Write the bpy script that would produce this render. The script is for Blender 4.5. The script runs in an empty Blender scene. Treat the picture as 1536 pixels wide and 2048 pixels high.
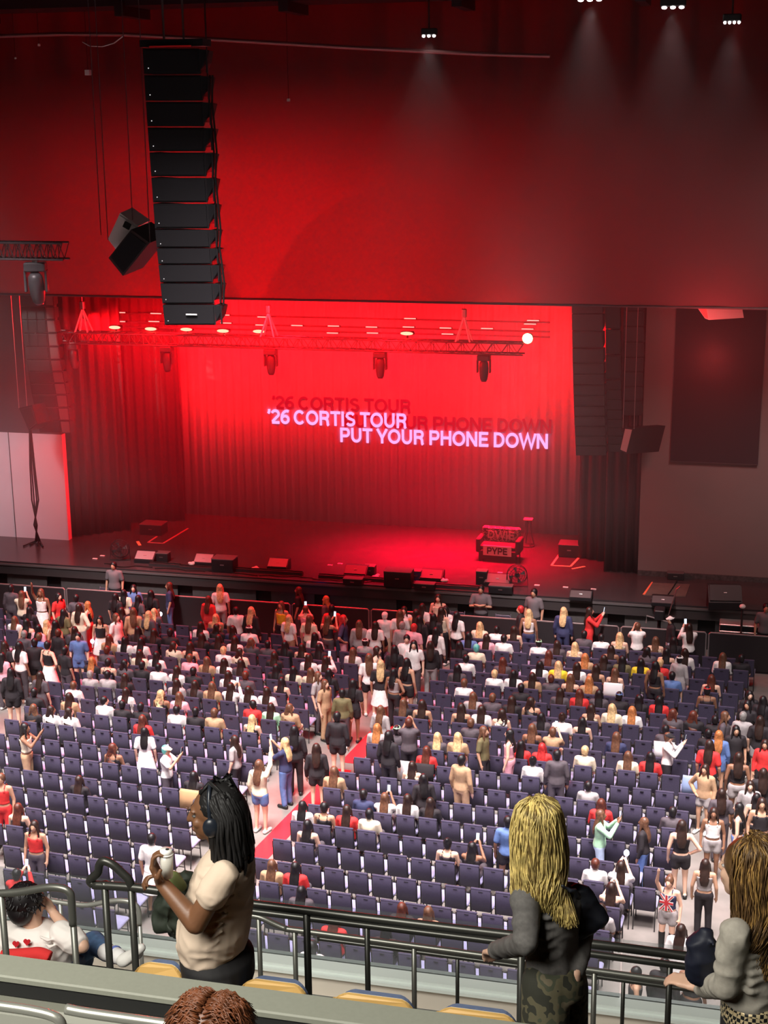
import bpy, bmesh, math, random
from mathutils import Vector, Matrix
random.seed(7)
S = bpy.context.scene
COL = S.collection
PI = math.pi
# ---------------------------------------------------------------- camera
CAMZ, FPX = 15.2, 2992.0
_p, _y, _r = math.radians(14.86), math.radians(14.0), math.radians(-0.628)
FW = Vector((-math.sin(_y)*math.cos(_p), math.cos(_y)*math.cos(_p), -math.sin(_p)))
_rt = Vector((math.cos(_y), math.sin(_y), 0)); _up = _rt.cross(FW)
RT = math.cos(_r)*_rt + math.sin(_r)*_up
UP = -math.sin(_r)*_rt + math.cos(_r)*_up
camd = bpy.data.cameras.new('camera'); cam = bpy.data.objects.new('camera', camd); COL.objects.link(cam)
camd.sensor_fit = 'VERTICAL'; camd.sensor_height = 36.0; camd.lens = FPX/2048*36; camd.clip_end = 300; camd.clip_start = .05
cam.matrix_world = Matrix.Translation((0, 0, CAMZ)) @ Matrix((RT, UP, -FW)).transposed().to_4x4()
S.camera = cam
def ray(x, y): return FW + RT*((x-768)/FPX) - UP*((y-1024)/FPX)
def on_z(x, y, z):
    d = ray(x, y); t = (z-CAMZ)/d.z; return Vector((d.x*t, d.y*t, z))
def on_y(x, y, Y):
    d = ray(x, y); t = Y/d.y; return Vector((d.x*t, Y, CAMZ+d.z*t))
# ---------------------------------------------------------------- world, exposure
S.view_settings.view_transform = 'Standard'; S.view_settings.look = 'None'
S.view_settings.exposure = 0.0; S.view_settings.gamma = 1.0; S.view_settings.use_curve_mapping = False
W = bpy.data.worlds.new('world'); S.world = W; W.use_nodes = True
W.node_tree.nodes['Background'].inputs[0].default_value = (.55, .5, .55, 1)
W.node_tree.nodes['Background'].inputs[1].default_value = 0.012
S.cycles.max_bounces = 5; S.cycles.diffuse_bounces = 2; S.cycles.glossy_bounces = 2
S.cycles.transmission_bounces = 4; S.cycles.volume_bounces = 0; S.cycles.transparent_max_bounces = 8
S.cycles.use_denoising = True; S.cycles.caustics_reflective = False; S.cycles.caustics_refractive = False
S.cycles.sample_clamp_indirect = 4.0; S.cycles.use_light_tree = True
S.cycles.volume_max_steps = 64
# ---------------------------------------------------------------- materials
_mc = {}
def mat(name, col, rough=.7, metal=0., noise=0., scale=8., emit=None, es=0., spec=.4, bump=0., sheen=0.):
    key = (name, tuple(col), rough)
    if key in _mc: return _mc[key]
    m = bpy.data.materials.new(name); m.use_nodes = True; nt = m.node_tree
    b = nt.nodes['Principled BSDF']
    b.inputs['Base Color'].default_value = (*col, 1); b.inputs['Roughness'].default_value = rough
    b.inputs['Metallic'].default_value = metal; b.inputs['Specular IOR Level'].default_value = spec
    if sheen: b.inputs['Sheen Weight'].default_value = sheen
    if emit: b.inputs['Emission Color'].default_value = (*emit, 1); b.inputs['Emission Strength'].default_value = es
    if noise or bump:
        tc = nt.nodes.new('ShaderNodeTexCoord'); n = nt.nodes.new('ShaderNodeTexNoise')
        n.inputs['Scale'].default_value = scale; n.inputs['Detail'].default_value = 4
        nt.links.new(tc.outputs['Object'], n.inputs['Vector'])
        if noise:
            r = nt.nodes.new('ShaderNodeValToRGB'); e = r.color_ramp.elements
            e[0].position = .3; e[1].position = .7
            e[0].color = (*[c*(1-noise) for c in col], 1); e[1].color = (*[min(1, c*(1+noise)) for c in col], 1)
            nt.links.new(n.outputs['Fac'], r.inputs['Fac']); nt.links.new(r.outputs['Color'], b.inputs['Base Color'])
        if bump:
            bp = nt.nodes.new('ShaderNodeBump'); bp.inputs['Strength'].default_value = bump
            nt.links.new(n.outputs['Fac'], bp.inputs['Height']); nt.links.new(bp.outputs['Normal'], b.inputs['Normal'])
    _mc[key] = m; return m
def glow(name, col, s):
    return mat(name, (0.02, 0.02, 0.02), .5, emit=col, es=s)
# ---------------------------------------------------------------- mesh builder
def frame(d):
    d = d.normalized(); a = Vector((0, 0, 1)) if abs(d.z) < .9 else Vector((0, 1, 0))
    x = a.cross(d).normalized(); return x, d.cross(x)
class MB:
    def __init__(s): s.v = []; s.f = []; s.m = []; s.k = 0
    def add(s, vs, fs):
        o = len(s.v); s.v += [tuple(v) for v in vs]
        for f in fs: s.f.append([i+o for i in f]); s.m.append(s.k)
        return s
    def mt(s, k): s.k = k; return s
    def box(s, c, d, rot=None, taper=1.0):
        x, y, z = [q/2 for q in d]; c = Vector(c); vs = []
        for k, sz in enumerate((-1, 1)):
            t = taper if sz > 0 else 1
            for sx, sy in ((-1, -1), (1, -1), (1, 1), (-1, 1)):
                v = Vector((sx*x*t, sy*y*t, sz*z)); vs.append(c + (rot @ v if rot else v))
        return s.add(vs, [(3, 2, 1, 0), (4, 5, 6, 7), (0, 1, 5, 4), (1, 2, 6, 5), (2, 3, 7, 6), (3, 0, 4, 7)])
    def span(s, a, b):
        a, b = Vector(a), Vector(b); return s.box((a+b)/2, [abs(q) for q in (b-a)])
    def rbox(s, c, d, r, rot=None, n=3):
        """box with rounded vertical (local Z) edges and softened rims"""
        x, y, z = [q/2 for q in d]; c = Vector(c); r = min(r, x, y); e = min(r*.5, z*.6)
        rings = []
        for zz, ins in ((-z, e), (-z+e, 0), (z-e, 0), (z, e)):
            ring = []
            for qx, qy, a0 in ((1, 1, 0), (-1, 1, PI/2), (-1, -1, PI), (1, -1, 1.5*PI)):
                for k in range(n+1):
                    a = a0 + k*PI/2/n; rr = max(r-ins, r*.2)
                    v = Vector((qx*(x-r) + rr*math.cos(a), qy*(y-r) + rr*math.sin(a), zz))
                    ring.append(c + (rot @ v if rot else v))
            rings.append(ring)
        return s.rings(rings, True)
    def rings(s, rings, cap=True):
        n = len(rings[0]); vs = [v for r in rings for v in r]; fs = []
        for k in range(len(rings)-1):
            for i in range(n):
                j = (i+1) % n; fs.append((k*n+i, k*n+j, (k+1)*n+j, (k+1)*n+i))
        if cap: fs.append(tuple(range(n-1, -1, -1))); fs.append(tuple((len(rings)-1)*n+i for i in range(n)))
        return s.add(vs, fs)
    def cyl(s, a, b, r0, r1=None, n=10, cap=True):
        a, b = Vector(a), Vector(b); r1 = r0 if r1 is None else r1; x, y = frame(b-a)
        return s.rings([[p + (x*math.cos(t)+y*math.sin(t))*r for t in [2*PI*i/n for i in range(n)]] for p, r in ((a, r0), (b, r1))], cap)
    def tube(s, pts, r, n=8, cap=True):
        pts = [Vector(p) for p in pts]; rs = r if isinstance(r, (list, tuple)) else [r]*len(pts); out = []; px = None
        for i, p in enumerate(pts):
            d = (pts[min(i+1, len(pts)-1)] - pts[max(i-1, 0)]).normalized()
            if px is None: x, y = frame(d)
            else: x = (px - d*px.dot(d)).normalized(); y = d.cross(x)
            px = x; out.append([p + (x*math.cos(2*PI*k/n)+y*math.sin(2*PI*k/n))*rs[i] for k in range(n)])
        return s.rings(out, cap)
    def ell(s, c, r, rot=None, nu=12, nv=8):
        c = Vector(c); vs = [c + (rot @ Vector((0, 0, -r[2])) if rot else Vector((0, 0, -r[2])))]; fs = []
        for j in range(1, nv):
            ph = -PI/2 + PI*j/nv
            for i in range(nu):
                a = 2*PI*i/nu; v = Vector((r[0]*math.cos(ph)*math.cos(a), r[1]*math.cos(ph)*math.sin(a), r[2]*math.sin(ph)))
                vs.append(c + (rot @ v if rot else v))
        vs.append(c + (rot @ Vector((0, 0, r[2])) if rot else Vector((0, 0, r[2])))); L = len(vs)-1
        for i in range(nu):
            j = (i+1) % nu; fs.append((0, 1+j, 1+i)); b = 1+(nv-2)*nu; fs.append((b+i, b+j, L))
            for k in range(nv-2): a0 = 1+k*nu; fs.append((a0+i, a0+j, a0+nu+j, a0+nu+i))
        return s.add(vs, fs)
    def cap(s, a, b, r0, r1, n=12):
        """tapered capsule, closed"""
        a, b = Vector(a), Vector(b)
        if (b-a).length < 1e-4: return s.ell(a, (r0, r0, r0))
        x, y = frame(b-a); d = (b-a).normalized(); R = []
        for t in (-80, -50, -20): R.append((a + d*r0*math.sin(math.radians(t)), r0*math.cos(math.radians(t))))
        for t in (0, 1): R.append((a.lerp(b, t), r0*(1-t)+r1*t))
        for t in (20, 50, 80): R.append((b + d*r1*math.sin(math.radians(t)), r1*math.cos(math.radians(t))))
        return s.rings([[p + (x*math.cos(2*PI*i/n)+y*math.sin(2*PI*i/n))*r for i in range(n)] for p, r in R])
    def extrude(s, poly, o, ex, ey, dep):
        """planar polygon (list of 2-D points) in axes ex, ey from o, pushed along dep"""
        o, ex, ey, dep = Vector(o), Vector(ex), Vector(ey), Vector(dep); n = len(poly)
        a = [o + ex*p[0] + ey*p[1] for p in poly]
        return s.rings([a, [v+dep for v in a]])
    def sheet(s, grid, th=0.0):
        """grid of points rows x cols to a surface"""
        R, C = len(grid), len(grid[0]); vs = [p for r in grid for p in r]
        fs = [(i*C+j, i*C+j+1, (i+1)*C+j+1, (i+1)*C+j) for i in range(R-1) for j in range(C-1)]
        return s.add(vs, fs)
    def mesh(s, name, mats, smooth=False):
        me = bpy.data.meshes.new(name); me.from_pydata(s.v, [], s.f)
        for m in (mats if isinstance(mats, (list, tuple)) else [mats]): me.materials.append(m)
        if s.k or any(s.m): me.polygons.foreach_set('material_index', s.m)
        bm = bmesh.new(); bm.from_mesh(me); bmesh.ops.recalc_face_normals(bm, faces=bm.faces); bm.to_mesh(me); bm.free()
        if smooth: me.polygons.foreach_set('use_smooth', [True]*len(me.polygons))
        return me
    def build(s, name, mats, parent=None, smooth=False, loc=None):
        o = bpy.data.objects.new(name, s.mesh(name, mats, smooth)); COL.objects.link(o)
        if parent is not None: o.parent = parent
        if loc is not None: o.location = loc
        return o
def tag(o, label=None, cat=None, group=None, kind=None):
    for k, v in (('label', label), ('category', cat), ('group', group), ('kind', kind)):
        if v: o[k] = v
    return o
def thing(name, label, cat, loc=(0, 0, 0), rz=0, group=None):
    o = bpy.data.objects.new(name, None); COL.objects.link(o); o.location = loc; o.rotation_euler = (0, 0, rz); o.empty_display_size = .1
    return tag(o, label, cat, group)
def struct(name, mb, m, smooth=False): return tag(mb.build(name, m, smooth=smooth), kind='structure')
def inst(name, me, parent, m=None, loc=None):
    o = bpy.data.objects.new(name, me); COL.objects.link(o); o.parent = parent
    if m is not None: o.material_slots[0].link = 'OBJECT'; o.material_slots[0].material = m
    if loc is not None: o.location = loc
    return o
def fuse(mb, voxel, smooth=3, tgt=None):
    """fuse overlapping closed pieces into one continuous skin; returns a mesh"""
    me = mb.mesh('skin_work', []); o = bpy.data.objects.new('skin_work', me); COL.objects.link(o)
    r = o.modifiers.new('r', 'REMESH'); r.mode = 'VOXEL'; r.voxel_size = voxel; r.use_smooth_shade = True
    q = o.modifiers.new('s', 'SMOOTH'); q.iterations = smooth; q.factor = .5
    if tgt: d = o.modifiers.new('d', 'DECIMATE'); d.ratio = tgt
    dg = bpy.context.evaluated_depsgraph_get(); out = bpy.data.meshes.new_from_object(o.evaluated_get(dg))
    bpy.data.objects.remove(o); bpy.data.meshes.remove(me)
    out.polygons.foreach_set('use_smooth', [True]*len(out.polygons))
    if not out.materials: out.materials.append(None)
    return out
def set_mat(me, m):
    me.materials.clear(); me.materials.append(m); return me
def area(name, loc, to, size, power, col, sy=None, spread=180):
    l = bpy.data.lights.new(name, 'AREA'); l.energy = power; l.color = col; l.size = size; l.spread = math.radians(spread)
    if sy: l.shape = 'RECTANGLE'; l.size_y = sy
    o = bpy.data.objects.new(name, l); COL.objects.link(o); o.location = loc
    o.rotation_euler = (Vector(to)-Vector(loc)).to_track_quat('-Z', 'Y').to_euler(); return o
def point(name, loc, power, col, r=.3):
    l = bpy.data.lights.new(name, 'POINT'); l.energy = power; l.color = col; l.shadow_soft_size = r
    o = bpy.data.objects.new(name, l); COL.objects.link(o); o.location = loc; return o
def spot(name, loc, to, power, col, ang, blend=.5, r=.1):
    l = bpy.data.lights.new(name, 'SPOT'); l.energy = power; l.color = col; l.spot_size = math.radians(ang); l.spot_blend = blend; l.shadow_soft_size = r
    o = bpy.data.objects.new(name, l); COL.objects.link(o); o.location = loc
    o.rotation_euler = (Vector(to)-Vector(loc)).to_track_quat('-Z', 'Y').to_euler(); return o
# ---------------------------------------------------------------- lights of the hall, plus added fills
RED = (1.0, .003, .007)
DECK = 1.4; FRONT = 42.0; WALL = 44.7; BACK = 48.8; BORDER = 40.4
# house lights: white downlight panels over the seats
for k, (x, y, e) in enumerate(((-20, 16, 1600), (-9, 15, 1600), (1, 15, 1500), (-20, 24.5, 1450), (-10, 24.5, 1450), (0, 24.5, 1400))):
    area('house_fill_light', (x, y, 17.6), (x, y+(1.5 if y < 20 else 4.5), 0), 5, e, (1, .90, .90), spread=60 if y > 20 else 90)
area('house_fill_light', (-4, 1, 17.6), (-3, 7, 10), 4, 420, (1, .97, .88), spread=110)
# red wash on the stage
area('red_wash', (-12.8, 45.6, 8.7), (-12.8, 48.8, 6.6), 18, 1650, RED, sy=.6, spread=160)
area('red_wash', (-17.5, 44.2, 9.0), (-20.5, 46.5, 5), 4, 420, RED, sy=.6, spread=150)
spot('white_key', (-25.5, 36, 11.4), (-22.2, 44, 8.3), 2200, (1, .95, .9), 15)
for x in (-19, -5): area('house_fill_light', (x, 30, 17.3), (x, 40.8, 0), 2, 160, (1, .85, .85), spread=26)  # weak white fills added to lift the stage front
area('red_wash', (-9.3, 46.2, 8.6), (-9.3, 45.2, 0), 5, 2100, (1, .002, .03), sy=.8, spread=55)  # down light added to redden the deck, standing in for a reflection
point('red_glow', (-14.5, 42.6, 9.8), 2300, RED, .4)  # red points without fixtures, added to make border and haze glow
for x in (-17, -13.5, -10, -6.5): point('red_glow', (x, 41.3, 9.6), 130 if x > -8 else 230, RED, .25)
point('red_glow', (-11.0, 42.6, 9.5), 900, RED, .4)
point('red_glow', (-20.5, 41.6, 6.5), 240, (1, .012, .03), .4)
point('red_glow', (-1.0, 39.5, 9.0), 300, (1, .08, .08), .4)  # added red point, tints the veil over the right wall
area('red_spill', (-14, 39.6, 9.6), (-15, 33, 0), 12, 1300, (1, .012, .03), sy=.5, spread=120)  # unseen red panel added to redden the crowd near the stage
area('house_fill_light', (-25, 34, 16.5), (-26, 44.7, 3), 2, 110, (1, .85, .9), spread=40)  # extra fill added to brighten the pale boards
area('house_fill_light', (4, 33, 16.5), (2.5, 44.7, 7), 3, 150, (1, .74, .68), spread=60)  # warm fill added to lift the grey wall beside the stage
# ---------------------------------------------------------------- room shell
M_conc = mat('polished concrete', (.19, .17, .155), .5, noise=.2, scale=1.5)
M_black = mat('matt black paint', (.012, .011, .012), .6)
M_deck = mat('black stage deck', (.045, .038, .040), .25, noise=.15, scale=3)
M_dark = mat('dark grey paint', (.05, .047, .05), .7, noise=.1)
struct('floor', MB().span((-60, -6, -.3), (30, 60, 0)), M_conc)
struct('ceiling', MB().span((-60, -6, 19.5), (30, 60, 19.8)), mat('black ceiling', (.012, .01, .011), .9))
struct('wall_back', MB().span((-60, 56, 0), (30, 56.3, 19.5)), M_black)
struct('wall_left', MB().span((-60.3, -6, 0), (-60, 60, 19.5)), M_dark)
struct('wall_right', MB().span((30, -6, 0), (30.3, 60, 19.5)), M_dark)
struct('wall_front', MB().span((-60, -6.3, 0), (30, -6, 19.5)), M_dark)
# stage
m = MB(); m.span((-45, FRONT, DECK-.12), (20, 55.9, DECK)); struct('floor_stage_deck', m, M_deck)
# side walls either side of the opening
m = MB(); m.span((-45, WALL, DECK), (-22.15, WALL+.25, 5.05))
struct('wall_stage_left_lower', m, mat('pale painted board', (.72, .66, .70), .75, noise=.03, scale=1))
m = MB()
for x in (-24.1, -26.3, -28.5): m.span((x-.012, WALL-.012, DECK), (x+.012, WALL, 5.05))
struct('trim_1', m, M_dark)
struct('wall_stage_left_upper', MB().span((-45, WALL, 5.05), (-22.15, WALL+.25, 14)), mat('mid grey painted board', (.085, .075, .085), .8))
m = MB(); m.span((-3.1, WALL, DECK), (20, WALL+.25, 14))
struct('wall_stage_right', m, mat('grey painted board', (.20, .165, .16), .8, noise=.05, scale=.6))
struct('trim_2', MB().span((-3.1, WALL-.06, DECK), (20, WALL, DECK+.16)), mat('scuffed skirting', (.06, .055, .055), .6, noise=.5, scale=12))

# haze
def haze(name, a, b, dens, lab):
    hz = bpy.data.materials.new(name); hz.use_nodes = True; nt = hz.node_tree; nt.nodes.clear()
    vs = nt.nodes.new('ShaderNodeVolumeScatter'); vs.inputs['Color'].default_value = (1, .96, .96, 1); vs.inputs['Density'].default_value = dens; vs.inputs['Anisotropy'].default_value = .2
    oo = nt.nodes.new('ShaderNodeOutputMaterial'); nt.links.new(vs.outputs[0], oo.inputs['Volume'])
    tag(MB().span(a, b).build('haze', hz), lab, 'haze', kind='stuff')
haze('hall haze', (-44, 33.5, 4.4), (19, 41.95, 19.3), .0075, 'thin haze hanging in front of the curtain and over the front seats')
haze('stage haze', (-22, 42.1, 1.45), (-3.2, 48.5, 10.5), .0045, 'red lit haze filling the stage')
# ---------------------------------------------------------------- drapes
def cloth_mat(name, col, transl=0., tcol=(1, 1, 1), rough=.9):
    m = bpy.data.materials.new(name); m.use_nodes = True; nt = m.node_tree; b = nt.nodes['Principled BSDF']
    b.inputs['Base Color'].default_value = (*col, 1); b.inputs['Roughness'].default_value = rough; b.inputs['Specular IOR Level'].default_value = .1
    if transl:
        t = nt.nodes.new('ShaderNodeBsdfTranslucent'); t.inputs[0].default_value = (*tcol, 1)
        mx = nt.nodes.new('ShaderNodeMixShader'); mx.inputs[0].default_value = transl
        nt.links.new(b.outputs[0], mx.inputs[1]); nt.links.new(t.outputs[0], mx.inputs[2])
        nt.links.new(mx.outputs[0], nt.nodes['Material Output'].inputs[0])
    return m
def drape(name, a, b, z0, z1, amp, wl, m, label=None, cat=None, rows=2, flare=0., group=None, parent=None):
    a, b = Vector(a), Vector(b); L = (b-a).length; d = (b-a)/L; n = Vector((d.y, -d.x)); N = max(4, int(L/wl*8)); g = []
    rnd = random.Random(len(name)+int(L*10)); ph = [rnd.uniform(-.5, .5) for _ in range(N+1)]
    for r in range(rows):
        t = r/(rows-1); row = []
        for i in range(N+1):
            s = i/N; w = amp*(1-flare*t)*(math.sin(2*PI*s*L/wl + ph[i//12]) + .35*math.sin(2*PI*s*L/wl*2.3+1))
            p = a+d*(L*s)+n*w; row.append((p.x, p.y, z0+(z1-z0)*t))
        g.append(row)
    mb = MB().sheet(g); o = mb.build(name, m, parent, smooth=True)
    s = o.modifiers.new('thick', 'SOLIDIFY'); s.thickness = .012
    return tag(o, label, cat, group) if label else o
Mborder = cloth_mat('border cloth', (.13, .09, .095), .5, (.75, .5, .5))
bd = drape('border_curtain', (-45, BORDER), (20, BORDER), 10.2, 19.4, .007, 1.7, Mborder, 'huge flat dark curtain hanging from the ceiling above the stage opening', 'curtain')
tag(struct('trim_3', MB().cyl((-45, BORDER, 10.2), (20, BORDER, 10.2), .035), M_dark))
Mback = cloth_mat('backdrop cloth', (.42, .38, .40), rough=.85)
bk = drape('backdrop_curtain', (-21.5, BACK), (-2.0, BACK), DECK, 11.5, .022, .33, Mback, 'wide pleated backdrop curtain washed red behind the projected title', 'curtain')
Mblk = cloth_mat('black serge', (.075, .055, .06))
drape('stage_drape', (-22.1, 45.2), (-20.6, 46.4), DECK, 11, .09, .35, Mblk, 'black pleated stage drape at the pale board side of the opening', 'drape')
drape('stage_drape', (-21.6, 47.0), (-19.2, 47.9), DECK, 11, .04, .35, Mblk, 'black pleated stage drape just in front of the red backdrop, pale board side', 'drape')
drape('stage_drape', (-4.15, 44.9), (-3.05, 44.9), DECK, 11, .09, .3, Mblk, 'black pleated drape edging the grey wall beside the stage', 'drape')
drape('stage_drape', (-5.1, 46.2), (-3.2, 45.6), DECK, 11, .09, .32, Mblk, 'black pleated drape behind the tall hanging speaker column on the sofa side', 'drape')
# ---------------------------------------------------------------- projected title
def arc(cx, cy, rx, ry, a0, a1, n=14): return [(cx+rx*math.cos(math.radians(a0+(a1-a0)*k/n)), cy+ry*math.sin(math.radians(a0+(a1-a0)*k/n))) for k in range(n+1)]
H_ = .095
GL = {"'": (.26, [[(.13, 1.0), (.13, .84), (.05, .70)]]), ' ': (.32, []),
 '2': (.78, [arc(.38, .68, .27, .225, 165, -25)+[(.12, .14)], [(.10, H_), (.70, H_)]]),
 '6': (.80, [arc(.40, .33, .27, .235, 0, 360), arc(.56, .40, .43, .505, 70, 185, 12)]),
 'C': (1.0, [arc(.49, .5, .37, .405, 40, 320, 22)]), 'O': (1.06, [arc(.52, .5, .40, .405, 0, 360, 26)]),
 'R': (.94, [[(.17, 0), (.17, 1)], [(.17, .905), (.53, .905)]+arc(.55, .70, .20, .205, 90, -90, 8)+[(.17, .495)], [(.5, .49), (.66, .42), (.71, .3), (.73, .08), (.79, 0)]]),
 'T': (.84, [[(.42, 0), (.42, .9)], [(.03, .905), (.81, .905)]]), 'I': (.36, [[(.18, 0), (.18, 1)]]),
 'S': (.90, [arc(.45, .70, .28, .205, 25, 215, 12)[:-2]+[(.33, .55), (.57, .47)]+arc(.45, .30, .29, .205, 45, -155, 12)]),
 'U': (.98, [[(.17, 1), (.17, .42)]+arc(.48, .40, .31, .305, 180, 360, 14)+[(.79, 1)]]),
 'P': (.90, [[(.17, 0), (.17, 1)], [(.17, .905), (.53, .905)]+arc(.55, .67, .21, .235, 90, -90, 8)+[(.17, .435)]]),
 'Y': (.92, [[(.46, 0), (.46, .42)], [(.08, 1), (.46, .38), (.84, 1)]]), 'H': (.98, [[(.17, 0), (.17, 1)], [(.80, 0), (.80, 1)], [(.17, .52), (.8, .52)]]),
 'N': (.98, [[(.16, 0), (.16, 1)], [(.81, 0), (.81, 1)], [(.19, .93), (.78, .07)]]), 'E': (.86, [[(.17, 0), (.17, 1)], [(.17, .905), (.78, .905)], [(.17, .51), (.73, .51)], [(.17, H_), (.8, H_)]]),
 'D': (.98, [[(.17, 0), (.17, 1)], [(.17, .905), (.42, .905)]+arc(.43, .5, .37, .405, 90, -90, 14)+[(.17, H_)]]),
 'W': (1.30, [[(.06, 1), (.36, .06), (.65, .92), (.94, .06), (1.24, 1)]])}
def stroke_text(txt, h=H_, thick=.05):
    """lettering as flat strokes with depth, capital height 1; local X right, Z up"""
    mb = MB(); x0 = 0
    for ch in txt:
        w, strokes = GL[ch]
        for ln in strokes:
            P = [Vector((x0+p[0], p[1])) for p in ln]; n = len(P); closed = (P[0]-P[-1]).length < .001; L, Rr = [], []
            for i, p in enumerate(P):
                a = P[i-1] if i else (P[-2] if closed else None); b = P[i+1] if i < n-1 else (P[1] if closed else None)
                d0 = (p-a).normalized() if a is not None else None; d1 = (b-p).normalized() if b is not None else None
                d = (d0 if d1 is None else d1 if d0 is None else (d0+d1).normalized()); nn = Vector((-d.y, d.x)); k = h/max(.45, abs(nn.dot(Vector((-(d1 or d0).y, (d1 or d0).x)))))
                L.append(p+nn*k); Rr.append(p-nn*k)
            for i in range(n-1):
                q = [L[i], L[i+1], Rr[i+1], Rr[i]]
                mb.rings([[Vector((v.x, -thick, v.y)) for v in q], [Vector((v.x, 0, v.y)) for v in q]])
        x0 += w-.02
    return mb, x0
def title(name, txt, x0p, x1p, ybl, yblr, cap, m, label, Y=None):
    """lettering from picture x0p to x1p, baseline ybl -> yblr, capital height cap, laid on the backdrop plane"""
    Y = Y or BACK-.045; A, B, T = on_y(x0p, ybl, Y), on_y(x1p, yblr, Y), on_y(x0p, ybl-cap, Y)
    mb, w = stroke_text(txt); sx = (B.x-A.x)/w; sz = T.z-A.z; sh = (B.z-A.z)/(B.x-A.x)
    mb.v = [(v[0]*sx, v[1]*.3, v[2]*sz+v[0]*sx*sh) for v in mb.v]
    return tag(mb.build(name, m, loc=A), label, 'projection')
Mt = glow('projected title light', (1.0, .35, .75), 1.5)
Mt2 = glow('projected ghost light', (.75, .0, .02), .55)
title('projected_text', "'26 CORTIS TOUR", 536, 815, 847, 857, 29, Mt, 'bright pink first line of lettering projected on the red backdrop')
title('projected_text', "PUT YOUR PHONE DOWN", 679, 1097, 884, 898, 29, Mt, 'bright pink second line of lettering reading PUT YOUR PHONE DOWN')
title('projected_text', "'26 CORTIS TOUR", 545, 823, 818, 827, 27, Mt2, 'faint dark red ghost of the first line above the bright title', BACK-.035)
title('projected_text', "PUT YOUR PHONE DOWN", 687, 1104, 855, 867, 27, Mt2, 'faint dark red ghost of the second line beside and above it', BACK-.035)
# dark hanging panel on the grey wall
m = MB(); a, b = on_y(1352, 640, WALL-.1), on_y(1516, 926, WALL-.1)
m.box(((a.x+b.x)/2, WALL-.06, (5.05+10.9)/2), (b.x-a.x, .08, 10.9-5.05)); o = m.build('wall_screen', mat('dark acoustic panel', (.022, .02, .026), .8))
o2 = MB().box(((a.x+b.x)/2, WALL-.11, 5.06), (b.x-a.x, .04, .03)).build('rail', M_dark, o); tag(o, 'tall dark rectangular screen panel on the grey wall beside the stage', 'screen')
# ---------------------------------------------------------------- speakers
Mspk = mat('black speaker paint', (.014, .013, .015), .5); Mgr = mat('speaker grille', (.02, .019, .021), .35, bump=.4, scale=60)
Msteel = mat('rigging steel', (.35, .34, .34), .35, metal=.9); Mcab = mat('black cable', (.012, .012, .012), .5); Mwhite = mat('white label', (.7, .7, .7), .5)
def line_array(label, xs, Y, n, depth, side=1, led=False, jag=.1, yaw=0., grp=None, sidecol=None, hang=True):
    """xs: [(x0,x1,y)] picture outline of the stack from top to bottom at distance Y"""
    t = thing('line_array_speaker', label, 'speaker', on_y(xs[0][0], xs[0][2], Y), 0, grp); o = Vector(t.location)
    def at(f):
        f *= len(xs)-1; i = min(int(f), len(xs)-2); g = f-i
        a, b = xs[i], xs[i+1]; L = lambda p, q: p+(q-p)*g
        y = L(a[2], b[2]); return on_y(L(a[0], b[0]), y, Y)-o, on_y(L(a[1], b[1]), y, Y)-o
    for i in range(n):
        (a, b), (c, d) = at(i/n), at((i+1)/n-.004); h = (a.z-c.z)
        m = MB(); J = abs(b.x-a.x)*jag
        # cabinet: full-height face, wedge-shaped narrower rear
        m.rings([[Vector((a.x, 0, a.z)), Vector((b.x, 0, b.z)), Vector((d.x, 0, d.z)), Vector((c.x, 0, c.z))],
                 [Vector((a.x, depth, a.z-h*.0)), Vector((b.x-J, depth, b.z-h*.12)), Vector((d.x-J, depth, d.z+h*.12)), Vector((c.x, depth, c.z))]])
        cab = m.build('cabinet', Mspk, t)
        g = MB(); e = h*.07
        g.rings([[Vector((a.x+e, -.02, a.z-e)), Vector((b.x-e, -.02, b.z-e)), Vector((d.x-e, -.02, d.z+e)), Vector((c.x+e, -.02, c.z+e))],
                 [Vector((a.x+e, .0, a.z-e)), Vector((b.x-e, .0, b.z-e)), Vector((d.x-e, .0, d.z+e)), Vector((c.x+e, .0, c.z+e))]])
        g.build('grille', sidecol or Mgr, cab)
        if jag > .05:
            w = MB()   # flared side horn with the wedge gap behind it
            w.rings([[Vector((b.x, .0, b.z-h*.02)), Vector((b.x+J, .12, b.z-h*.08)), Vector((d.x+J*.55, .12, d.z+h*.42)), Vector((d.x, .0, d.z+h*.16))],
                     [Vector((b.x, depth*.8, b.z-h*.02)), Vector((b.x+J, depth*.7, b.z-h*.08)), Vector((d.x+J*.55, depth*.7, d.z+h*.42)), Vector((d.x, depth*.8, d.z+h*.16))]])
            w.build('side_horn', Mspk, cab)
            MB().box((b.x+J*.8, .05, (b.z+d.z)/2), (.03, .05, h*.9)).build('rigging_link', Mspk, cab)
        if led: MB().ell((a.x+.12, -.03, c.z+h*.22), (.012, .012, .012), nu=6, nv=4).build('badge', glow('badge light', (1, .95, .95), .8), cab)
    if not hang:
        (a, b) = at(0); MB().cyl(((a.x+b.x)/2, depth/2, a.z-.05), ((a.x+b.x)/2, depth/2, 19.45-o.z), .03, n=6).build('hoist_chain', Msteel, t)
    if hang:
        (a, b), _ = at(0), 0
        MB().box(((a.x+b.x)/2, depth/2, a.z+.1), ((b.x-a.x)*1.12, depth*.9, .14)).build('bumper_frame', Mspk, t)
        for q in (.3, .65):
            x = a.x+(b.x-a.x)*q; MB().cyl((x, depth/2, a.z+.15), (x, depth/2, 19.4-o.z), .025, n=6).build('hoist_chain', Msteel, t)
    return t, o, at
t, o, at = line_array('tall near hanging column of black speakers in front of the curtain', [(285, 398, 97), (293, 407, 225), (302, 412, 345), (311, 419, 470), (319, 425, 550), (330, 432, 652)], 30, 12, .55, led=True, jag=.14)
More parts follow.
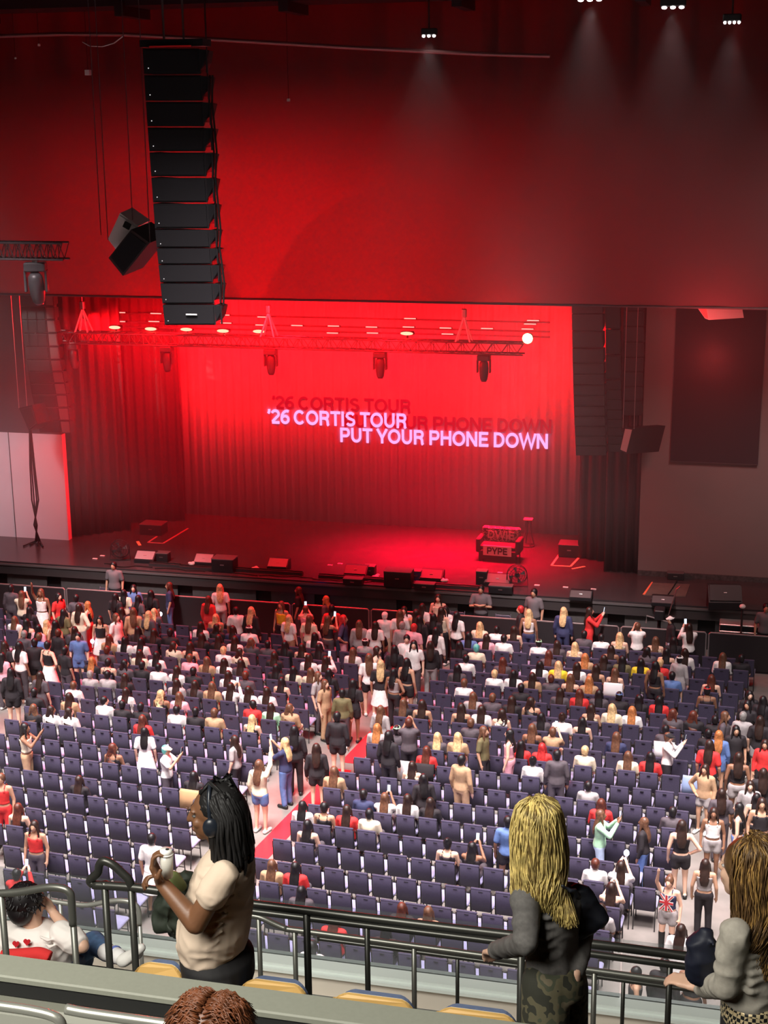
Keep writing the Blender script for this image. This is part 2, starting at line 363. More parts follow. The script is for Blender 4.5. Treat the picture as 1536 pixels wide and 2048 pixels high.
for dx in (.13, .19):
    MB().tube([at(k/12)[1]+Vector((dx+.03*math.sin(k*2.1), .1, 0)) for k in range(1, 12)], .022, n=6).build('cable', Mcab, t)
p = on_y(383, 629, 29.95)-o; MB().box(p, (.25, .02, .03)).build('logo_plate', Mwhite, t)
p0, p1 = at(0); MB().box(((p0.x+p1.x)/2, -.02, p0.z+.03), (.9, .04, .03)).build('marker_tape', mat('red tape', (.9, .03, .03), .5), t)
# far stacks either side of the stage
Mred = mat('speaker grille lit side', (.10, .09, .09), .4, bump=.5, scale=30)  # paler copy of the grille, stage light put into its colour
line_array('curved hanging speaker column over the pale board side of the stage, seen edge on', [(88, 104, 560), (93, 110, 640), (101, 121, 720), (112, 134, 790), (124, 142, 868)], 43.4, 12, .3, jag=0, sidecol=Mred, hang=False)
line_array('curved dark speaker column beside the edge-on one, cable ties down its side', [(40, 86, 560), (44, 92, 640), (52, 100, 720), (64, 112, 790), (80, 122, 866)], 43.7, 12, .35, jag=0, hang=False)
line_array('tall hanging speaker column at the sofa side of the stage opening, widest of the group', [(1143, 1204, 560), (1145, 1207, 720), (1148, 1209, 820), (1152, 1212, 912)], 43.6, 14, .6, jag=0, hang=False)
line_array('slim hanging speaker column between the widest column and the grey wall', [(1210, 1240, 560), (1212, 1242, 760), (1214, 1244, 840), (1217, 1245, 905)], 44.25, 12, .3, jag=0, hang=False)
line_array('short hanging speaker column against the edge of the grey wall', [(1248, 1287, 560), (1248, 1288, 700), (1248, 1284, 832)], 44.28, 9, .3, jag=0, hang=False)
def rope(m, a, b, r=.012, sag=0., n=6):
    a, b = Vector(a), Vector(b); return m.tube([a.lerp(b, k/8)+Vector((0, 0, -sag*math.sin(PI*k/8))) for k in range(9)], r, n=n)
def cabinet(name, label, poly, Y, dep, mcol, lines=(), face=None):
    """hung box: picture polygon extruded backwards"""
    c = on_y(*poly[0], Y); t = thing(name, label, 'speaker', c)
    P = [on_y(x, y, Y)-c for x, y in poly]; n = len(P)
    MB().rings([P, [q+Vector(dep) for q in P]]).build('cabinet', mcol, t)
    ce = sum(P, Vector())/n; Q = [ce+(q-ce)*.86+Vector((0, -.02, 0)) for q in P]
    MB().rings([Q, [q+Vector((0, .02, 0)) for q in Q]]).build('grille', face or Mgr, t)
    for (x0, y0, x1, y1) in lines or ((poly[0][0]+3, 0, poly[0][0]+3, poly[0][1]+2),):
        b = on_y(x1, y1, Y)-c; MB().cyl(b, (b.x+.02, b.y, 19.45-c.z), .011, n=5).build('suspension_wire', Msteel, t)
    return t, c
Mgs = mat('grey speaker paint', (.78, .70, .70), .5)
t, c = cabinet('hanging_speaker', 'small pale grey speaker hanging tilted beside the tall near column', [(240, 426), (277, 452), (262, 470), (232, 500), (216, 478)], 33, (.1, .5, .1), Mgs, [(187, 140, 202, 470), (243, 140, 265, 440), (195, 150, 216, 480)], face=Mgs)
p = on_y(254, 451, 32.93)-c; MB().box(p, (.16, .06, .14), Matrix.Rotation(.5, 3, 'Y')).build('handle', M_black, t)
cabinet('hanging_speaker', 'small dark speaker hanging tilted below the pale grey one', [(262, 459), (299, 486), (246, 552), (217, 516)], 32.6, (.28, .55, .14), mat('worn dark speaker', (.06, .035, .035), .5), [(278, 130, 300, 486)])
cabinet('hanging_speaker', 'small speaker hanging above the cable bundle at the pale boards', [(38, 816), (64, 810), (75, 848), (58, 862)], 43.1, (.2, .5, 0), Mspk, [(22, 600, 38, 816), (45, 640, 54, 812)])
cabinet('hanging_speaker', 'small red-faced speaker hanging beside the slim column on the sofa side', [(1250, 854), (1266, 856), (1253, 908), (1239, 902)], 43.3, (.9, .5, 0), Mspk, [(1243, 600, 1246, 856), (1268, 600, 1268, 858)], face=mat('pale speaker face', (.4, .3, .3), .5))
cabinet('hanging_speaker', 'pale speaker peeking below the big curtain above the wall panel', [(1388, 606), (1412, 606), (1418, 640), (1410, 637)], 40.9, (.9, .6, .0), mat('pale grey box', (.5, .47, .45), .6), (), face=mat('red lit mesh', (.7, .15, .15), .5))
# cable bundle to the deck
m = MB()
for k, (dx, dz) in enumerate(((0, 0), (.06, .1), (-.05, .2), (.1, .3))):
    m.tube([on_y(60+dx*20, 860, 43.0), on_y(63+dx*60, 930, 43.0), on_y(68+dx*90, 1000, 43.0), on_y(72-dx*40, 1050, 43.0), on_z(74+dx*60, 1082, DECK+.04), on_z(60+dx*260, 1090+dz*10, DECK+.03)], .028, n=6)
tag(m.build('cable_bundle', Mcab), 'black cable bundle dropping from the hanging speaker to the stage', 'cable')
# ---------------------------------------------------------------- trusses
Malu = mat('truss aluminium', (.13, .12, .12), .35, metal=.6)
def truss(label, A, B, w, h, bays, r=.028, m0=Malu):
    A, B = Vector(A), Vector(B); t = thing('lighting_truss', label, 'truss', A); D = B-A; n = Vector((-D.y, D.x, 0)).normalized()*w; u = Vector((0, 0, h))
    cs = [(-n/2+u/2), (n/2+u/2), (-n/2-u/2), (n/2-u/2)]
    for c in cs: MB().cyl(c, D+c, r, n=8).build('chord', m0, t)
    for k in range(bays):
        a, b = D*(k/bays), D*((k+1)/bays); mid = (a+b)/2; m = MB()
        for c0, c1 in ((0, 2), (1, 3), (0, 1), (2, 3)):
            m.cyl(a+cs[c0], mid+cs[c1], r*.45, n=5); m.cyl(mid+cs[c1], b+cs[c0], r*.45, n=5)
        for c0, c1 in ((0, 2), (1, 3)): m.cyl(a+cs[c0], a+cs[c1], r*.5, n=5)
        m.build('lattice', m0, t)
    return t
TA, TB = on_y(76, 672, 44.0), on_y(1048, 690, 44.0); TB.z = TA.z
truss('long silver lighting truss hanging across the red stage opening', TA, TB, .4, .34, 34)
for x, y0 in ((168, 600), (538, 604), (928, 610)):
    a = on_y(x, 668, 44.0); a.z = TA.z+.17; b = Vector((a.x, 44.0, a.z+.75))
    t = thing('chain_hoist', {168: 'silver chain hoist and sling over the end of the long truss at the pale boards', 538: 'silver chain hoist and sling over the middle of the long truss', 928: 'silver chain hoist and sling over the sofa end of the long truss'}[x], 'hoist', a)
    for dx, dy in ((-.22, -.2), (.22, -.2), (-.22, .2), (.22, .2)): MB().cyl((dx, dy, 0), (0, 0, .75), .03, n=6).build('sling', mat('pale sling', (.75, .7, .7), .6), t)
    MB().rbox((0, 0, .85), (.16, .16, .26), .04).build('motor', Msteel, t); MB().cyl((0, 0, .95), (0, 0, 19.4-a.z), .014, n=5).build('chain', Msteel, t)
Mhead = mat('moving light body', (.06, .055, .06), .4)
def mover(label, p, s=1.0, yaw=0., pitch=0.):
    t = thing('moving_head_light', label, 'stage light', p, yaw)
    MB().rbox((0, 0, -.09*s), (.42*s, .32*s, .18*s), .05*s).build('base', Mhead, t)
    for q in (-1, 1): MB().rbox((q*.2*s, 0, -.36*s), (.05*s, .2*s, .42*s), .04*s).build('yoke', Mhead, t)
    R = Matrix.Rotation(pitch, 3, 'X'); m = MB(); prof = ((.3, .09), (.22, .14), (.05, .155), (-.15, .145), (-.3, .12), (-.36, .09))
    m.rings([[Vector((0, 0, -.48*s)) + R @ Vector((r*s*math.cos(a), r*s*math.sin(a), z*s)) for a in [2*PI*i/14 for i in range(14)]] for z, r in prof])
    h = m.build('head', Mhead, t, smooth=True); MB().cyl(Vector((0, 0, -.48*s))+R@Vector((0, 0, -.355*s)), Vector((0, 0, -.48*s))+R@Vector((0, 0, -.375*s)), .085*s, n=14).build('lens', mat('lens glass', (.05, .05, .07), .1), h)
    MB().box((0, 0, .03*s), (.1*s, .1*s, .06*s)).build('clamp', Msteel, t); return t
nm = {147: 'first moving light under the long truss, above the pale boards end', 333: 'second moving light under the long truss, below the near speaker column', 541: 'third moving light under the long truss, below the middle hoist', 760: 'fourth moving light under the long truss, above the title', 968: 'fifth moving light under the long truss, nearest the sofa end'}
for x in nm:
    p = on_y(x, 690, 43.9); p.z = TA.z-.2; mover(nm[x], p, .95)
tA, tB = on_y(-60, 500, 36), on_y(132, 503, 36); tB.z = tA.z
truss('short dark truss jutting in above the pale boards side', tA, tB, .4, .42, 9, m0=mat('dark truss', (.08, .06, .065), .5, metal=.6))
p = on_y(70, 524, 36); mover('large moving light hanging from the short dark truss, tilted', p, 1.35, .3, .45)
# glowing red bars: on the truss and on the pipe behind it
Mbar = glow('red led bar', (1, .10, .06), 9); Mbar2 = glow('red led strip', (1, .12, .10), 5)
for i, (x, y) in enumerate(((232, 654), (304, 657), (375, 658), (448, 661), (520, 662), (815, 666))):
    p = on_y(x, y, 44.35); o = MB().rbox((0, 0, 0), (.42, .2, .11), .06).build('led_bar', M_black, loc=p)
    MB().box((0, 0, -.12), (.05, .05, .2)).build('bracket', M_black, o); MB().ell((0, -.11, 0), (.2, .03, .055)).build('lens', Mbar, o); tag(o, ['first', 'second', 'third', 'fourth', 'fifth', 'sixth'][i]+' glowing red wash light along the truss, counted from the pale boards end', 'stage light', 'glowing red lights on the truss')
p = on_y(1055, 677, 43.9); o = MB().cyl((0, .02, 0), (0, .35, 0), .17, .12, 14).build('wash_light', M_black, loc=p)
MB().ell((0, 0, 0), (.155, .05, .155)).build('lens', glow('hot lamp', (1, .45, .2), 14), o); tag(o, 'brightest orange lamp on the sofa end of the truss', 'stage light')
strips = [(240, 625), (312, 627), (240, 643), (308, 643), (448, 630), (452, 646), (526, 634), (522, 650), (594, 651), (667, 652), (743, 654), (745, 666), (820, 637), (817, 654), (891, 656), (895, 668), (974, 657), (1066, 641), (1060, 648), (1055, 658), (665, 666)]
for i, (x, y) in enumerate(strips):
    p = on_y(x, y, 47.2); o = MB().box((0, .04, 0), (.42, .08, .05)).build('led_strip', M_black, loc=p)
    MB().box((0, -.012, 0), (.38, .024, .03)).build('lens', Mbar2, o)
    tag(o, 'thin glowing red strip light in the rows behind the truss', 'stage light', 'thin red strip lights behind the truss')
m = MB()
for yy in (628, 645, 655): a, b = on_y(180, yy-3, 47.3), on_y(1100, yy+10, 47.3); m.cyl((a.x, a.y, a.z), (b.x, b.y, a.z), .03, n=6)
tag(struct('trim_4', m, M_dark))
# ---------------------------------------------------------------- chairs
TH = math.radians(3.05); EU = Vector((math.cos(TH), -math.sin(TH), 0)); EV = Vector((math.sin(TH), math.cos(TH), 0))
def uv(u, v, z=0.): return EU*u + EV*v + Vector((0, 0, z))
def to_uv(p): return p.x*EU.x+p.y*EU.y, p.x*EV.x+p.y*EV.y
def to_px(p):
    d = p-Vector((0, 0, CAMZ)); w = d.dot(FW); return 768+FPX*d.dot(RT)/w, 1024-FPX*d.dot(UP)/w
Mcb = mat('plum navy chair fabric', (.042, .033, .068), .8, noise=.10, scale=30, sheen=.15); Mcs = mat('lit seat pad fabric', (.27, .25, .42), .7, noise=.08, scale=30, sheen=.3)  # seat is the same cloth, light from above put into its paler colour
Mcf = mat('chair frame metal', (.05, .048, .05), .4, metal=.6)
def chair_bits():
    R = Matrix.Rotation(math.radians(7), 3, 'X')
    b = MB(); b.rbox((0, -.02, .635), (.392, .05, .50), .03, Matrix.Rotation(math.radians(7), 3, 'X'))
    # rounded top roll
    b.cap((-.178, -.05, .88), (.178, -.05, .88), .026, .026, 8)
    hnd = MB().box((0, -.078, .835), (.08, .012, .014))
    s = MB().rbox((0, .25, .455), (.46, .45, .07), .05)
    f = MB()
    for q in (-1, 1):
        f.tube([(q*.205, -.085, .01), (q*.205, -.01, .42), (q*.205, -.045, .84)], .012, n=5)
        f.tube([(q*.205, .43, .01), (q*.205, .40, .42), (q*.205, 0, .42)], .012, n=5)
    f.cyl((-.205, .40, .25), (.205, .40, .25), .009, n=5)
    return b, hnd, s, f
_b, _h, _s, _f = chair_bits()
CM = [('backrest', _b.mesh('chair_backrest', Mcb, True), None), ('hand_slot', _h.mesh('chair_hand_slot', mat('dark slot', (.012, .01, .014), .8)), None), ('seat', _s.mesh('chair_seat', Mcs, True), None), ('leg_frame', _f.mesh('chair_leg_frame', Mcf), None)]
seats = []      # (u, v, rotation, block, row index, seat index from the middle aisle)
def rowv(blk, k, u):
    return 24.33+.856*k+(u+10.3)*.0022*max(k, 0) if blk == 'C' else 24.27+.845*k
rj = random.Random(3)
for k in range(-3, 18):
    v = rowv('C', k, 0); uL = -10.62+.078*(v-24.3); uR = -3.05+.09*(v-24.3)+.05
    n = int((uR-uL)/.492)+1; off = rj.uniform(0, .05)
    for i in range(n):
        u = uL+.22+off+i*.492
        if u < uR: seats.append((u, rowv('C', k, u)+rj.uniform(-.02, .02), -TH+.0022*max(k, 0)+rj.uniform(-.015, .015), 'C', k, i))
for k in range(-3, 17):
    v = rowv('L', k, 0); uR = -12.16+.075*max(0, v-30.5); off = rj.uniform(0, .12)
    for i in range(16):
        u = uR-.22-off-i*.492
        if u > -19.2: seats.append((u, v+rj.uniform(-.02, .02), -TH+rj.uniform(-.015, .015), 'L', k, i))
for k in range(8, 17):
    v = rowv('L', k, 0); off = rj.uniform(0, .1)
    for i in range(9): seats.append((-22.3-off-i*.492, v, -TH, 'F', k, i))
ORD = ['front', 'second', 'third', 'fourth', 'fifth', 'sixth', 'seventh', 'eighth', 'ninth', 'tenth', 'eleventh', 'twelfth', 'thirteenth', 'fourteenth', 'fifteenth', 'sixteenth', 'seventeenth', 'eighteenth', 'nineteenth', 'twentieth', 'twenty-first']
BLK = {'C': 'centre block', 'L': 'left block', 'F': 'far left block'}; TOPK = {'C': 17, 'L': 16, 'F': 16}
def seat_phrase(b, k, i): return f"{ORD[TOPK[b]-k]} row of {BLK[b]}, {'aisle seat' if i == 0 else ORD[i]+' seat in from aisle'}"
def visible(s):
    x, y = to_px(uv(s[0], s[1], .8)); return -15 < x < 1550 and y < 1975
seats = [s for s in seats if visible(s)]
seats.sort(key=lambda s: s[1])
_first = None
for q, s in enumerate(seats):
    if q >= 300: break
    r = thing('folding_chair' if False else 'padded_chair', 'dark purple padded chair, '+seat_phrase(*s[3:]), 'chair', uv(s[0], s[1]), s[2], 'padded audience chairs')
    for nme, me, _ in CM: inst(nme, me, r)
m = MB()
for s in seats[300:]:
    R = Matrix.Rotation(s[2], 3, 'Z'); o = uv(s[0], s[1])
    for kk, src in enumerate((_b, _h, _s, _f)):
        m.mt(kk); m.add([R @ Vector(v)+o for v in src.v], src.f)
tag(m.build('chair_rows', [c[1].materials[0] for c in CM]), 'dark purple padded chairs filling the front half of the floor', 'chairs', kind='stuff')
# ---------------------------------------------------------------- crowd figures
def ring(c, a, b, n=14, tilt=None): return [Vector(c)+Vector((a*math.cos(t), b*math.sin(t), 0)) for t in [2*PI*i/n for i in range(n)]]
def V(*a): return Vector(a)
def pose(name):
    P = {}; st = name.startswith('stand') or name == 'guard'
    if st:
        P.update(hip=V(0, 0, .90), wst=V(0, .01, 1.06), chest=V(0, 0, 1.24), sh=V(0, -.01, 1.36), neck=V(0, 0, 1.43), head=V(0, .015, 1.545))
        L = {-1: [V(-.09, 0, .88), V(-.10, .02, .48), V(-.10, -.02, .08), V(-.11, .12, .04)], 1: [V(.09, 0, .88), V(.10, .03, .48), V(.11, .0, .08), V(.13, .14, .04)]}
        A = {q: [V(q*.175, -.01, 1.34), V(q*.235, -.03, 1.07), V(q*.24, .04, .84), V(q*.235, .06, .76)] for q in (-1, 1)}
    else:
        P.update(hip=V(0, .20, .55), wst=V(0, .17, .70), chest=V(0, .15, .87), sh=V(0, .15, .99), neck=V(0, .15, 1.06), head=V(0, .17, 1.175))
        L = {q: [V(q*.09, .22, .56), V(q*.12, .60, .55), V(q*.12, .58, .09), V(q*.13, .70, .04)] for q in (-1, 1)}
        A = {q: [V(q*.175, .15, .97), V(q*.225, .20, .72), V(q*.10, .42, .66), V(q*.05, .48, .66)] for q in (-1, 1)}
    s = P['sh']
    if name in ('sit_phone', 'stand_phone'):
        A = {q: [s+V(q*.175, 0, -.02), s+V(q*.21, .20, -.18), s+V(q*.07, .36, .06), s+V(q*.045, .40, .12)] for q in (-1, 1)}
    if name in ('sit_high', 'stand_high'):
        A[1] = [s+V(.175, 0, -.02), s+V(.22, .10, .18), s+V(.16, .22, .42), s+V(.15, .25, .50)]
    if name == 'stand_hip': A[1] = [s+V(.175, 0, -.02), s+V(.36, -.06, -.26), s+V(.19, .06, -.42), s+V(.14, .10, -.44)]
    if name == 'guard':
        A = {q: [s+V(q*.2, 0, -.02), s+V(q*.27, .08, -.28), s+V(q*.02, .22, -.22), s+V(-q*.10, .20, -.20)] for q in (-1, 1)}
    P['L'], P['A'] = L, A; return P
def torso(m, P, g=0., low=True, top=True, wide=1.0):
    h, w, c, s = P['hip'], P['wst'], P['chest'], P['sh']; R = []
    seq = [(h-V(0, 0, .06), .13, .10), (h, .165, .12), (h*.5+w*.5, .15, .11), (w, .128, .095), (c, .155, .108), (c*.4+s*.6, .165, .10), (s, .15, .075)]
    if not low: seq = seq[2:]
    if not top: seq = seq[:5]
    for p, a, b in seq: R.append(ring(p, (a+g)*wide, b+g))
    m.rings(R)
    if top: m.cap(s+V(-.155, 0, -.02), s+V(.155, 0, -.02), .055+g, .055+g); m.cap(s, P['neck'], .07+g*.5, .052+g*.3)
    return m
def figure(name, head_yaw=0.):
    P = pose(name); out = {}
    m = MB(); torso(m, P); m.cap(P['neck']-V(0, 0, .05), P['head'], .05, .055)
    h = P['head']; R = Matrix.Rotation(head_yaw, 3, 'Z')
    m.ell(h, (.075, .09, .112), R, 12, 10); m.ell(h+R@V(0, .03, -.05), (.055, .062, .065), R); m.cap(h+R@V(0, .085, .01), h+R@V(0, .105, -.02), .012, .016, 6)
    for q in (-1, 1):
        a = P['A'][q]; l = P['L'][q]
        m.cap(a[0], a[1], .05, .04); m.cap(a[1], a[2], .04, .028); m.cap(a[2], a[3], .03, .032); m.cap(a[3], a[3]+(a[3]-a[2]).normalized()*.07, .028, .014)
        m.cap(a[3], a[3]+V(-q*.05, .02, .02), .016, .012, 6)
        m.cap(l[0], l[1], .088, .058); m.cap(l[1], l[2], .055, .036); m.cap(l[2]-V(0, .03, .02), l[3], .042, .034)
    out['body'] = fuse(m, .019, 2)
    for kind, fr in (('tank', 0), ('tee', .62), ('long', 1)):
        m = MB(); g = .014
        if kind == 'tank':
            w, c, s = P['wst'], P['chest'], P['sh']
            m.rings([ring(P['hip']*.35+w*.65, .145+g, .108+g), ring(w, .13+g, .097+g), ring(c, .158+g, .112+g), ring(c*.55+s*.45, .160+g, .108+g)])
            for q in (-1, 1): m.tube([c*.6+s*.4+V(q*.09, -.115, 0), s+V(q*.085, -.07, .035), s+V(q*.085, 0, .06), s+V(q*.085, .07, .03), c*.6+s*.4+V(q*.09, .115, 0)], .014, n=6)
        else:
            torso(m, P, g+.006, wide=1.03)
            for q in (-1, 1):
                a = P['A'][q]
                if kind == 'tee': m.cap(a[0], a[0].lerp(a[1], .7), .068, .066)
                else: m.cap(a[0], a[1], .066, .056); m.cap(a[1], a[1].lerp(a[2], .93), .056, .042)
        out['top_'+kind] = fuse(m, .019, 2)
    for kind in ('pants', 'shorts'):
        m = MB(); g = .014; h0 = P['hip']
        m.rings([ring(h0-V(0, 0, .08), .14+g, .11+g), ring(h0, .167+g, .122+g), ring(h0*.6+P['wst']*.4, .15+g, .11+g)])
        for q in (-1, 1):
            l = P['L'][q]
            if kind == 'pants': m.cap(l[0], l[1], .102, .076); m.cap(l[1], l[2]+V(0, 0, .02), .076, .066)
            else: m.cap(l[0], l[0].lerp(l[1], .42), .108, .104)
        out[kind] = fuse(m, .019, 2)
    if name.startswith('stand'):
        m = MB(); h0 = P['hip']; m.rings([ring(h0-V(0, 0, .42), .27, .24, 20), ring(h0-V(0, 0, .2), .22, .19, 20), ring(h0, .18, .135, 20), ring(h0*.5+P['wst']*.5, .15, .115, 20)]); out['skirt'] = fuse(m, .019, 1)
    # shoes
    m = MB()
    for q in (-1, 1): l = P['L'][q]; m.cap(l[2]-V(0, .04, .035), l[3]+V(0, .02, 0), .048, .042)
    out['shoes'] = fuse(m, .016, 1)
    for hs in ('short', 'long', 'bun', 'cap'):
        m = MB(); Q = lambda x, y, z: h+R@V(x, y, z)
        if hs == 'cap':
            m.ell(Q(0, -.012, .035), (.092, .106, .088), R); m.cap(Q(-.05, .08, .03), Q(.05, .08, .03), .028, .028, 6); m.cap(Q(-.04, .13, .02), Q(.04, .13, .02), .018, .018, 6)
        else:
            m.ell(Q(0, -.018, .022), (.092, .102, .105), R); m.ell(Q(0, -.035, -.03), (.082, .078, .09), R)
        if hs == 'bun': m.ell(Q(0, -.07, .10), (.045, .045, .045))
        if hs == 'long':
            B = [(Q(0, -.03, .0), .092, .075), (Q(0, -.05, -.09), .095, .06), (h+R@V(0, -.085, -.19)+V(0, -.01, 0), .105, .045), (h+V(0, -.135, -.31), .10, .034), (h+V(0, -.14, -.42), .07, .022)]
            m.rings([ring(c, a, b) for c, a, b in B])
            for q in (-1, 1): m.cap(Q(q*.075, .02, .0), Q(q*.105, .04, -.20), .03, .022, 8)
        out['hair_'+hs] = fuse(m, .016, 2)
    return out
FIG = {}
def get_fig(pz, hy):
    k = (pz, hy)
    if k not in FIG: FIG[k] = figure(pz, math.radians(hy))
    return FIG[k]
SK = [mat('fair skin', (.72, .44, .32), .55), mat('tan skin', (.50, .28, .18), .55), mat('brown skin', (.25, .12, .07), .55)]
HC = {'k': ('black', (.010, .008, .009)), 'd': ('dark brown', (.025, .012, .009)), 'n': ('brown', (.11, .05, .028)), 'a': ('auburn', (.085, .022, .013)), 'o': ('orange', (.40, .15, .05)), 'y': ('blonde', (.58, .40, .20)), 'g': ('grey', (.22, .21, .20)), 'R': ('bright red', (.42, .025, .025)), 't': ('teal', (.10, .42, .38)), 'w': ('white', (.8, .76, .72))}
CC = {'w': ('white', (.80, .76, .74)), 'k': ('black', (.018, .014, .017)), 'c': ('cream', (.70, .60, .45)), 'g': ('grey', (.33, .30, .30)), 'd': ('charcoal', (.075, .06, .07)), 'n': ('navy', (.03, .035, .09)), 'b': ('blue', (.10, .17, .38)), 'r': ('red', (.60, .03, .03)), 'p': ('pink', (.75, .36, .42)), 'y': ('yellow', (.80, .55, .03)), 't': ('tan', (.42, .26, .15)), 'e': ('pale green', (.40, .68, .45)), 'o': ('olive', (.13, .11, .05)), 's': ('dark', (.03, .02, .025)), 'l': ('light blue', (.45, .55, .70))}
STY = {'s': 'short', 'l': 'long', 'u': 'bun', 'x': 'cap'}
HM = {k: mat(v[0]+' hair', v[1], .45, noise=.35, scale=25) for k, v in HC.items()}; TM = {k: mat(v[0]+' cloth', v[1], .8, noise=.12, scale=14) for k, v in CC.items()}
Mshoe = mat('white shoes', (.7, .68, .66), .5); Mshoed = mat('black shoes', (.015, .015, .015), .4)
used = {}; labels = {}; placed = []; pstand = []; PEOPLE = []
rp = random.Random(11)
Mscreen = glow('phone screen', (.75, .85, 1.0), 1.6); Mphone = mat('phone case', (.03, .03, .035), .3)
def person(x, y, code, hair, top, bot='d', force=None):
    """x, y picture point of the head centre; code: B/F/L/R standing, b/f/l/r seated, + p phone, h arm high, i hand on hip"""
    st = code[0].isupper(); hz = 1.545 if st else 1.175
    p = on_z(x, y, hz); u, v = to_uv(p)
    for (a, b, s0) in placed:
        if abs(a-x) < 7 and abs(b-y) < 7: return
    placed.append((x, y, st))
    rot = {'b': 0, 'f': PI, 'l': PI/2, 'r': -PI/2}[code[0].lower()]; hy = 0; pz = 'stand' if st else 'sit'
    if 'p' in code: pz += '_phone'
    elif 'h' in code: pz += '_high'
    elif 'i' in code: pz += '_hip'
    seat = None
    if not st:
        hy = {'b': 0, 'l': 65, 'r': -65, 'f': 65}[code[0]]
        if pz != 'sit': hy = 0
        best = None
        for q, s in enumerate(seats):
            if q in used: continue
            d = math.hypot((s[0]-u), (s[1]+.17-v)*.9)
            if best is None or d < best[0]: best = (d, q)
        if best and best[0] < .75: used[best[1]] = 1; seat = seats[best[1]]
        else: st = True; pz = pz.replace('sit', 'stand'); hz = 1.545; p = on_z(x, y, hz); u, v = to_uv(p); hy = 0
    if not seat:
        blk = 'C' if -10.5+.078*(v-24.3) < u < -3.0+.09*(v-24.3) else 'L' if -19.2 < u < -12.1+.075*max(0, v-30.5) else None
        if blk and v < 39:
            k = round((v-.62-rowv(blk, 0, u))/.85); v = rowv(blk, k, u)+.62
    if seat: loc = uv(seat[0], seat[1]+.0); rz = seat[2]+rp.uniform(-.06, .06)
    else:
        # standing people keep clear of each other
        for _ in range(6):
            for (a, b) in pstand:
                d = math.hypot(u-a, v-b)
                if d < .46: u += (u-a)/(d+.01)*(.47-d); v += (v-b)/(d+.01)*(.47-d)
        pstand.append((u, v)); loc = uv(u, v); rz = rot-TH+rp.uniform(-.35, .35)
    F = get_fig(pz, hy)
    hc, hs = HC[hair[0]], STY[hair[1]]; tc = CC[top[0]]
    kind = top[1] if len(top) > 1 else None
    if top[0] == 's': kind = 'a'
    if kind is None: kind = rp.choice('ehl') if top[0] not in 'ks' else rp.choice('ehla')
    tk = {'a': 'tank', 'e': 'tee', 'h': 'tee', 'l': 'long'}[kind]
    hw = f"{hs} {hc[0]} hair" if hs in ('short', 'long') else (f"{hc[0]} bun" if hs == 'bun' else f"a {CC.get(hair[2:3] or 'k', CC['k'])[0]} cap")
    if seat: lab = f"person with {hw}, {tc[0]} top, {ORD[TOPK[seat[3]]-seat[4]]} row {BLK[seat[3]].replace(' block','')}, {'aisle seat' if seat[5] == 0 else ORD[seat[5]]+' seat from aisle'}"; grp = None
    else:
        if v > 38.6: where = 'near the front barricade'
        elif u > -3.05+.09*(v-24.3)-.15: where = 'in the right aisle'
        elif -12.4+.07*max(0, v-30.5) < u < -10.3+.08*(v-24.3): where = 'in the middle aisle'
        elif u < -19.2: where = 'by the far left aisle'
        elif u < -12: where = 'among left block rows'
        else: where = 'among centre block rows'
        lab = f"standing person, {hw}, {tc[0]} top, {CC[bot][0]} bottoms, {where}"; grp = None
        if lab in labels:
            labels[lab] += 1; k = labels[lab]; lab += ', '+['', 'nearer the stage', 'nearer the balcony', 'further along', 'beside others'][min(k, 4)] if k < 3 else f', {ORD[k]} of them'
        labels.setdefault(lab, 0)
    if len(lab.replace(',', '').split()) > 16: lab = lab.replace('standing person', 'person').replace(' bottoms', '').replace('near the front', 'at the').replace('person with a', 'person,')
    t = thing('person', lab, 'person', loc, rz)
    t.scale = (1, 1, 1); sc = rp.uniform(.95, 1.05) if not seat else rp.uniform(.97, 1.03); t.scale = (sc, sc, sc)
    PEOPLE.append((t, pz)); skin = SK[rp.choice((0, 0, 0, 1, 1, 2))]
    inst('body', F['body'], t, skin); inst('hair' if hs != 'cap' else 'hair', F['hair_'+('short' if hs == 'cap' else hs)], t, HM[hair[0]])
    if hs == 'cap': inst('cap', F['hair_cap'], t, TM[hair[2:3] or 'k'])
    inst('top', F['top_'+tk], t, TM[top[0]])
    if seat is None or seat[1] < 31:
        bk = 'pants'
        if not seat: bk = 'skirt' if bot[0] in 'wp' and top[0] in 'wpk' and rp.random() < .5 else ('shorts' if bot[0] in 'kbwg' and rp.random() < .55 else 'pants')
        bk = force or bk; inst('trousers' if bk == 'pants' else bk, F[bk], t, TM[bot[0]])
        if not seat: inst('shoes', F['shoes'], t, Mshoe if rp.random() < .5 else Mshoed)
    if 'p' in code and rp.random() < .9:
        hnd = pose(pz)['A'][1][3]; lc = t.matrix_basis @ (hnd+Vector((-.045, .035, .08))*1) if False else None
        Rz = Matrix.Rotation(rz, 3, 'Z'); w = loc+Rz@((hnd+Vector((-.045, .02, .10)))*sc)
        o = MB().rbox((0, 0, 0), (.075, .012, .15), .005).build('phone', Mphone); o.location = w; o.rotation_euler = (-.15, 0, rz)
        MB().box((0, -.008, 0), (.066, .004, .14)).build('screen', Mscreen, o); tag(o, f"lit phone held by person with {hw}, {tc[0]} top, "+(f"{ORD[TOPK[seat[3]]-seat[4]]} row {BLK[seat[3]].replace(' block', '')}" if seat else where.replace('near the front', 'at the')), 'phone')
    return t
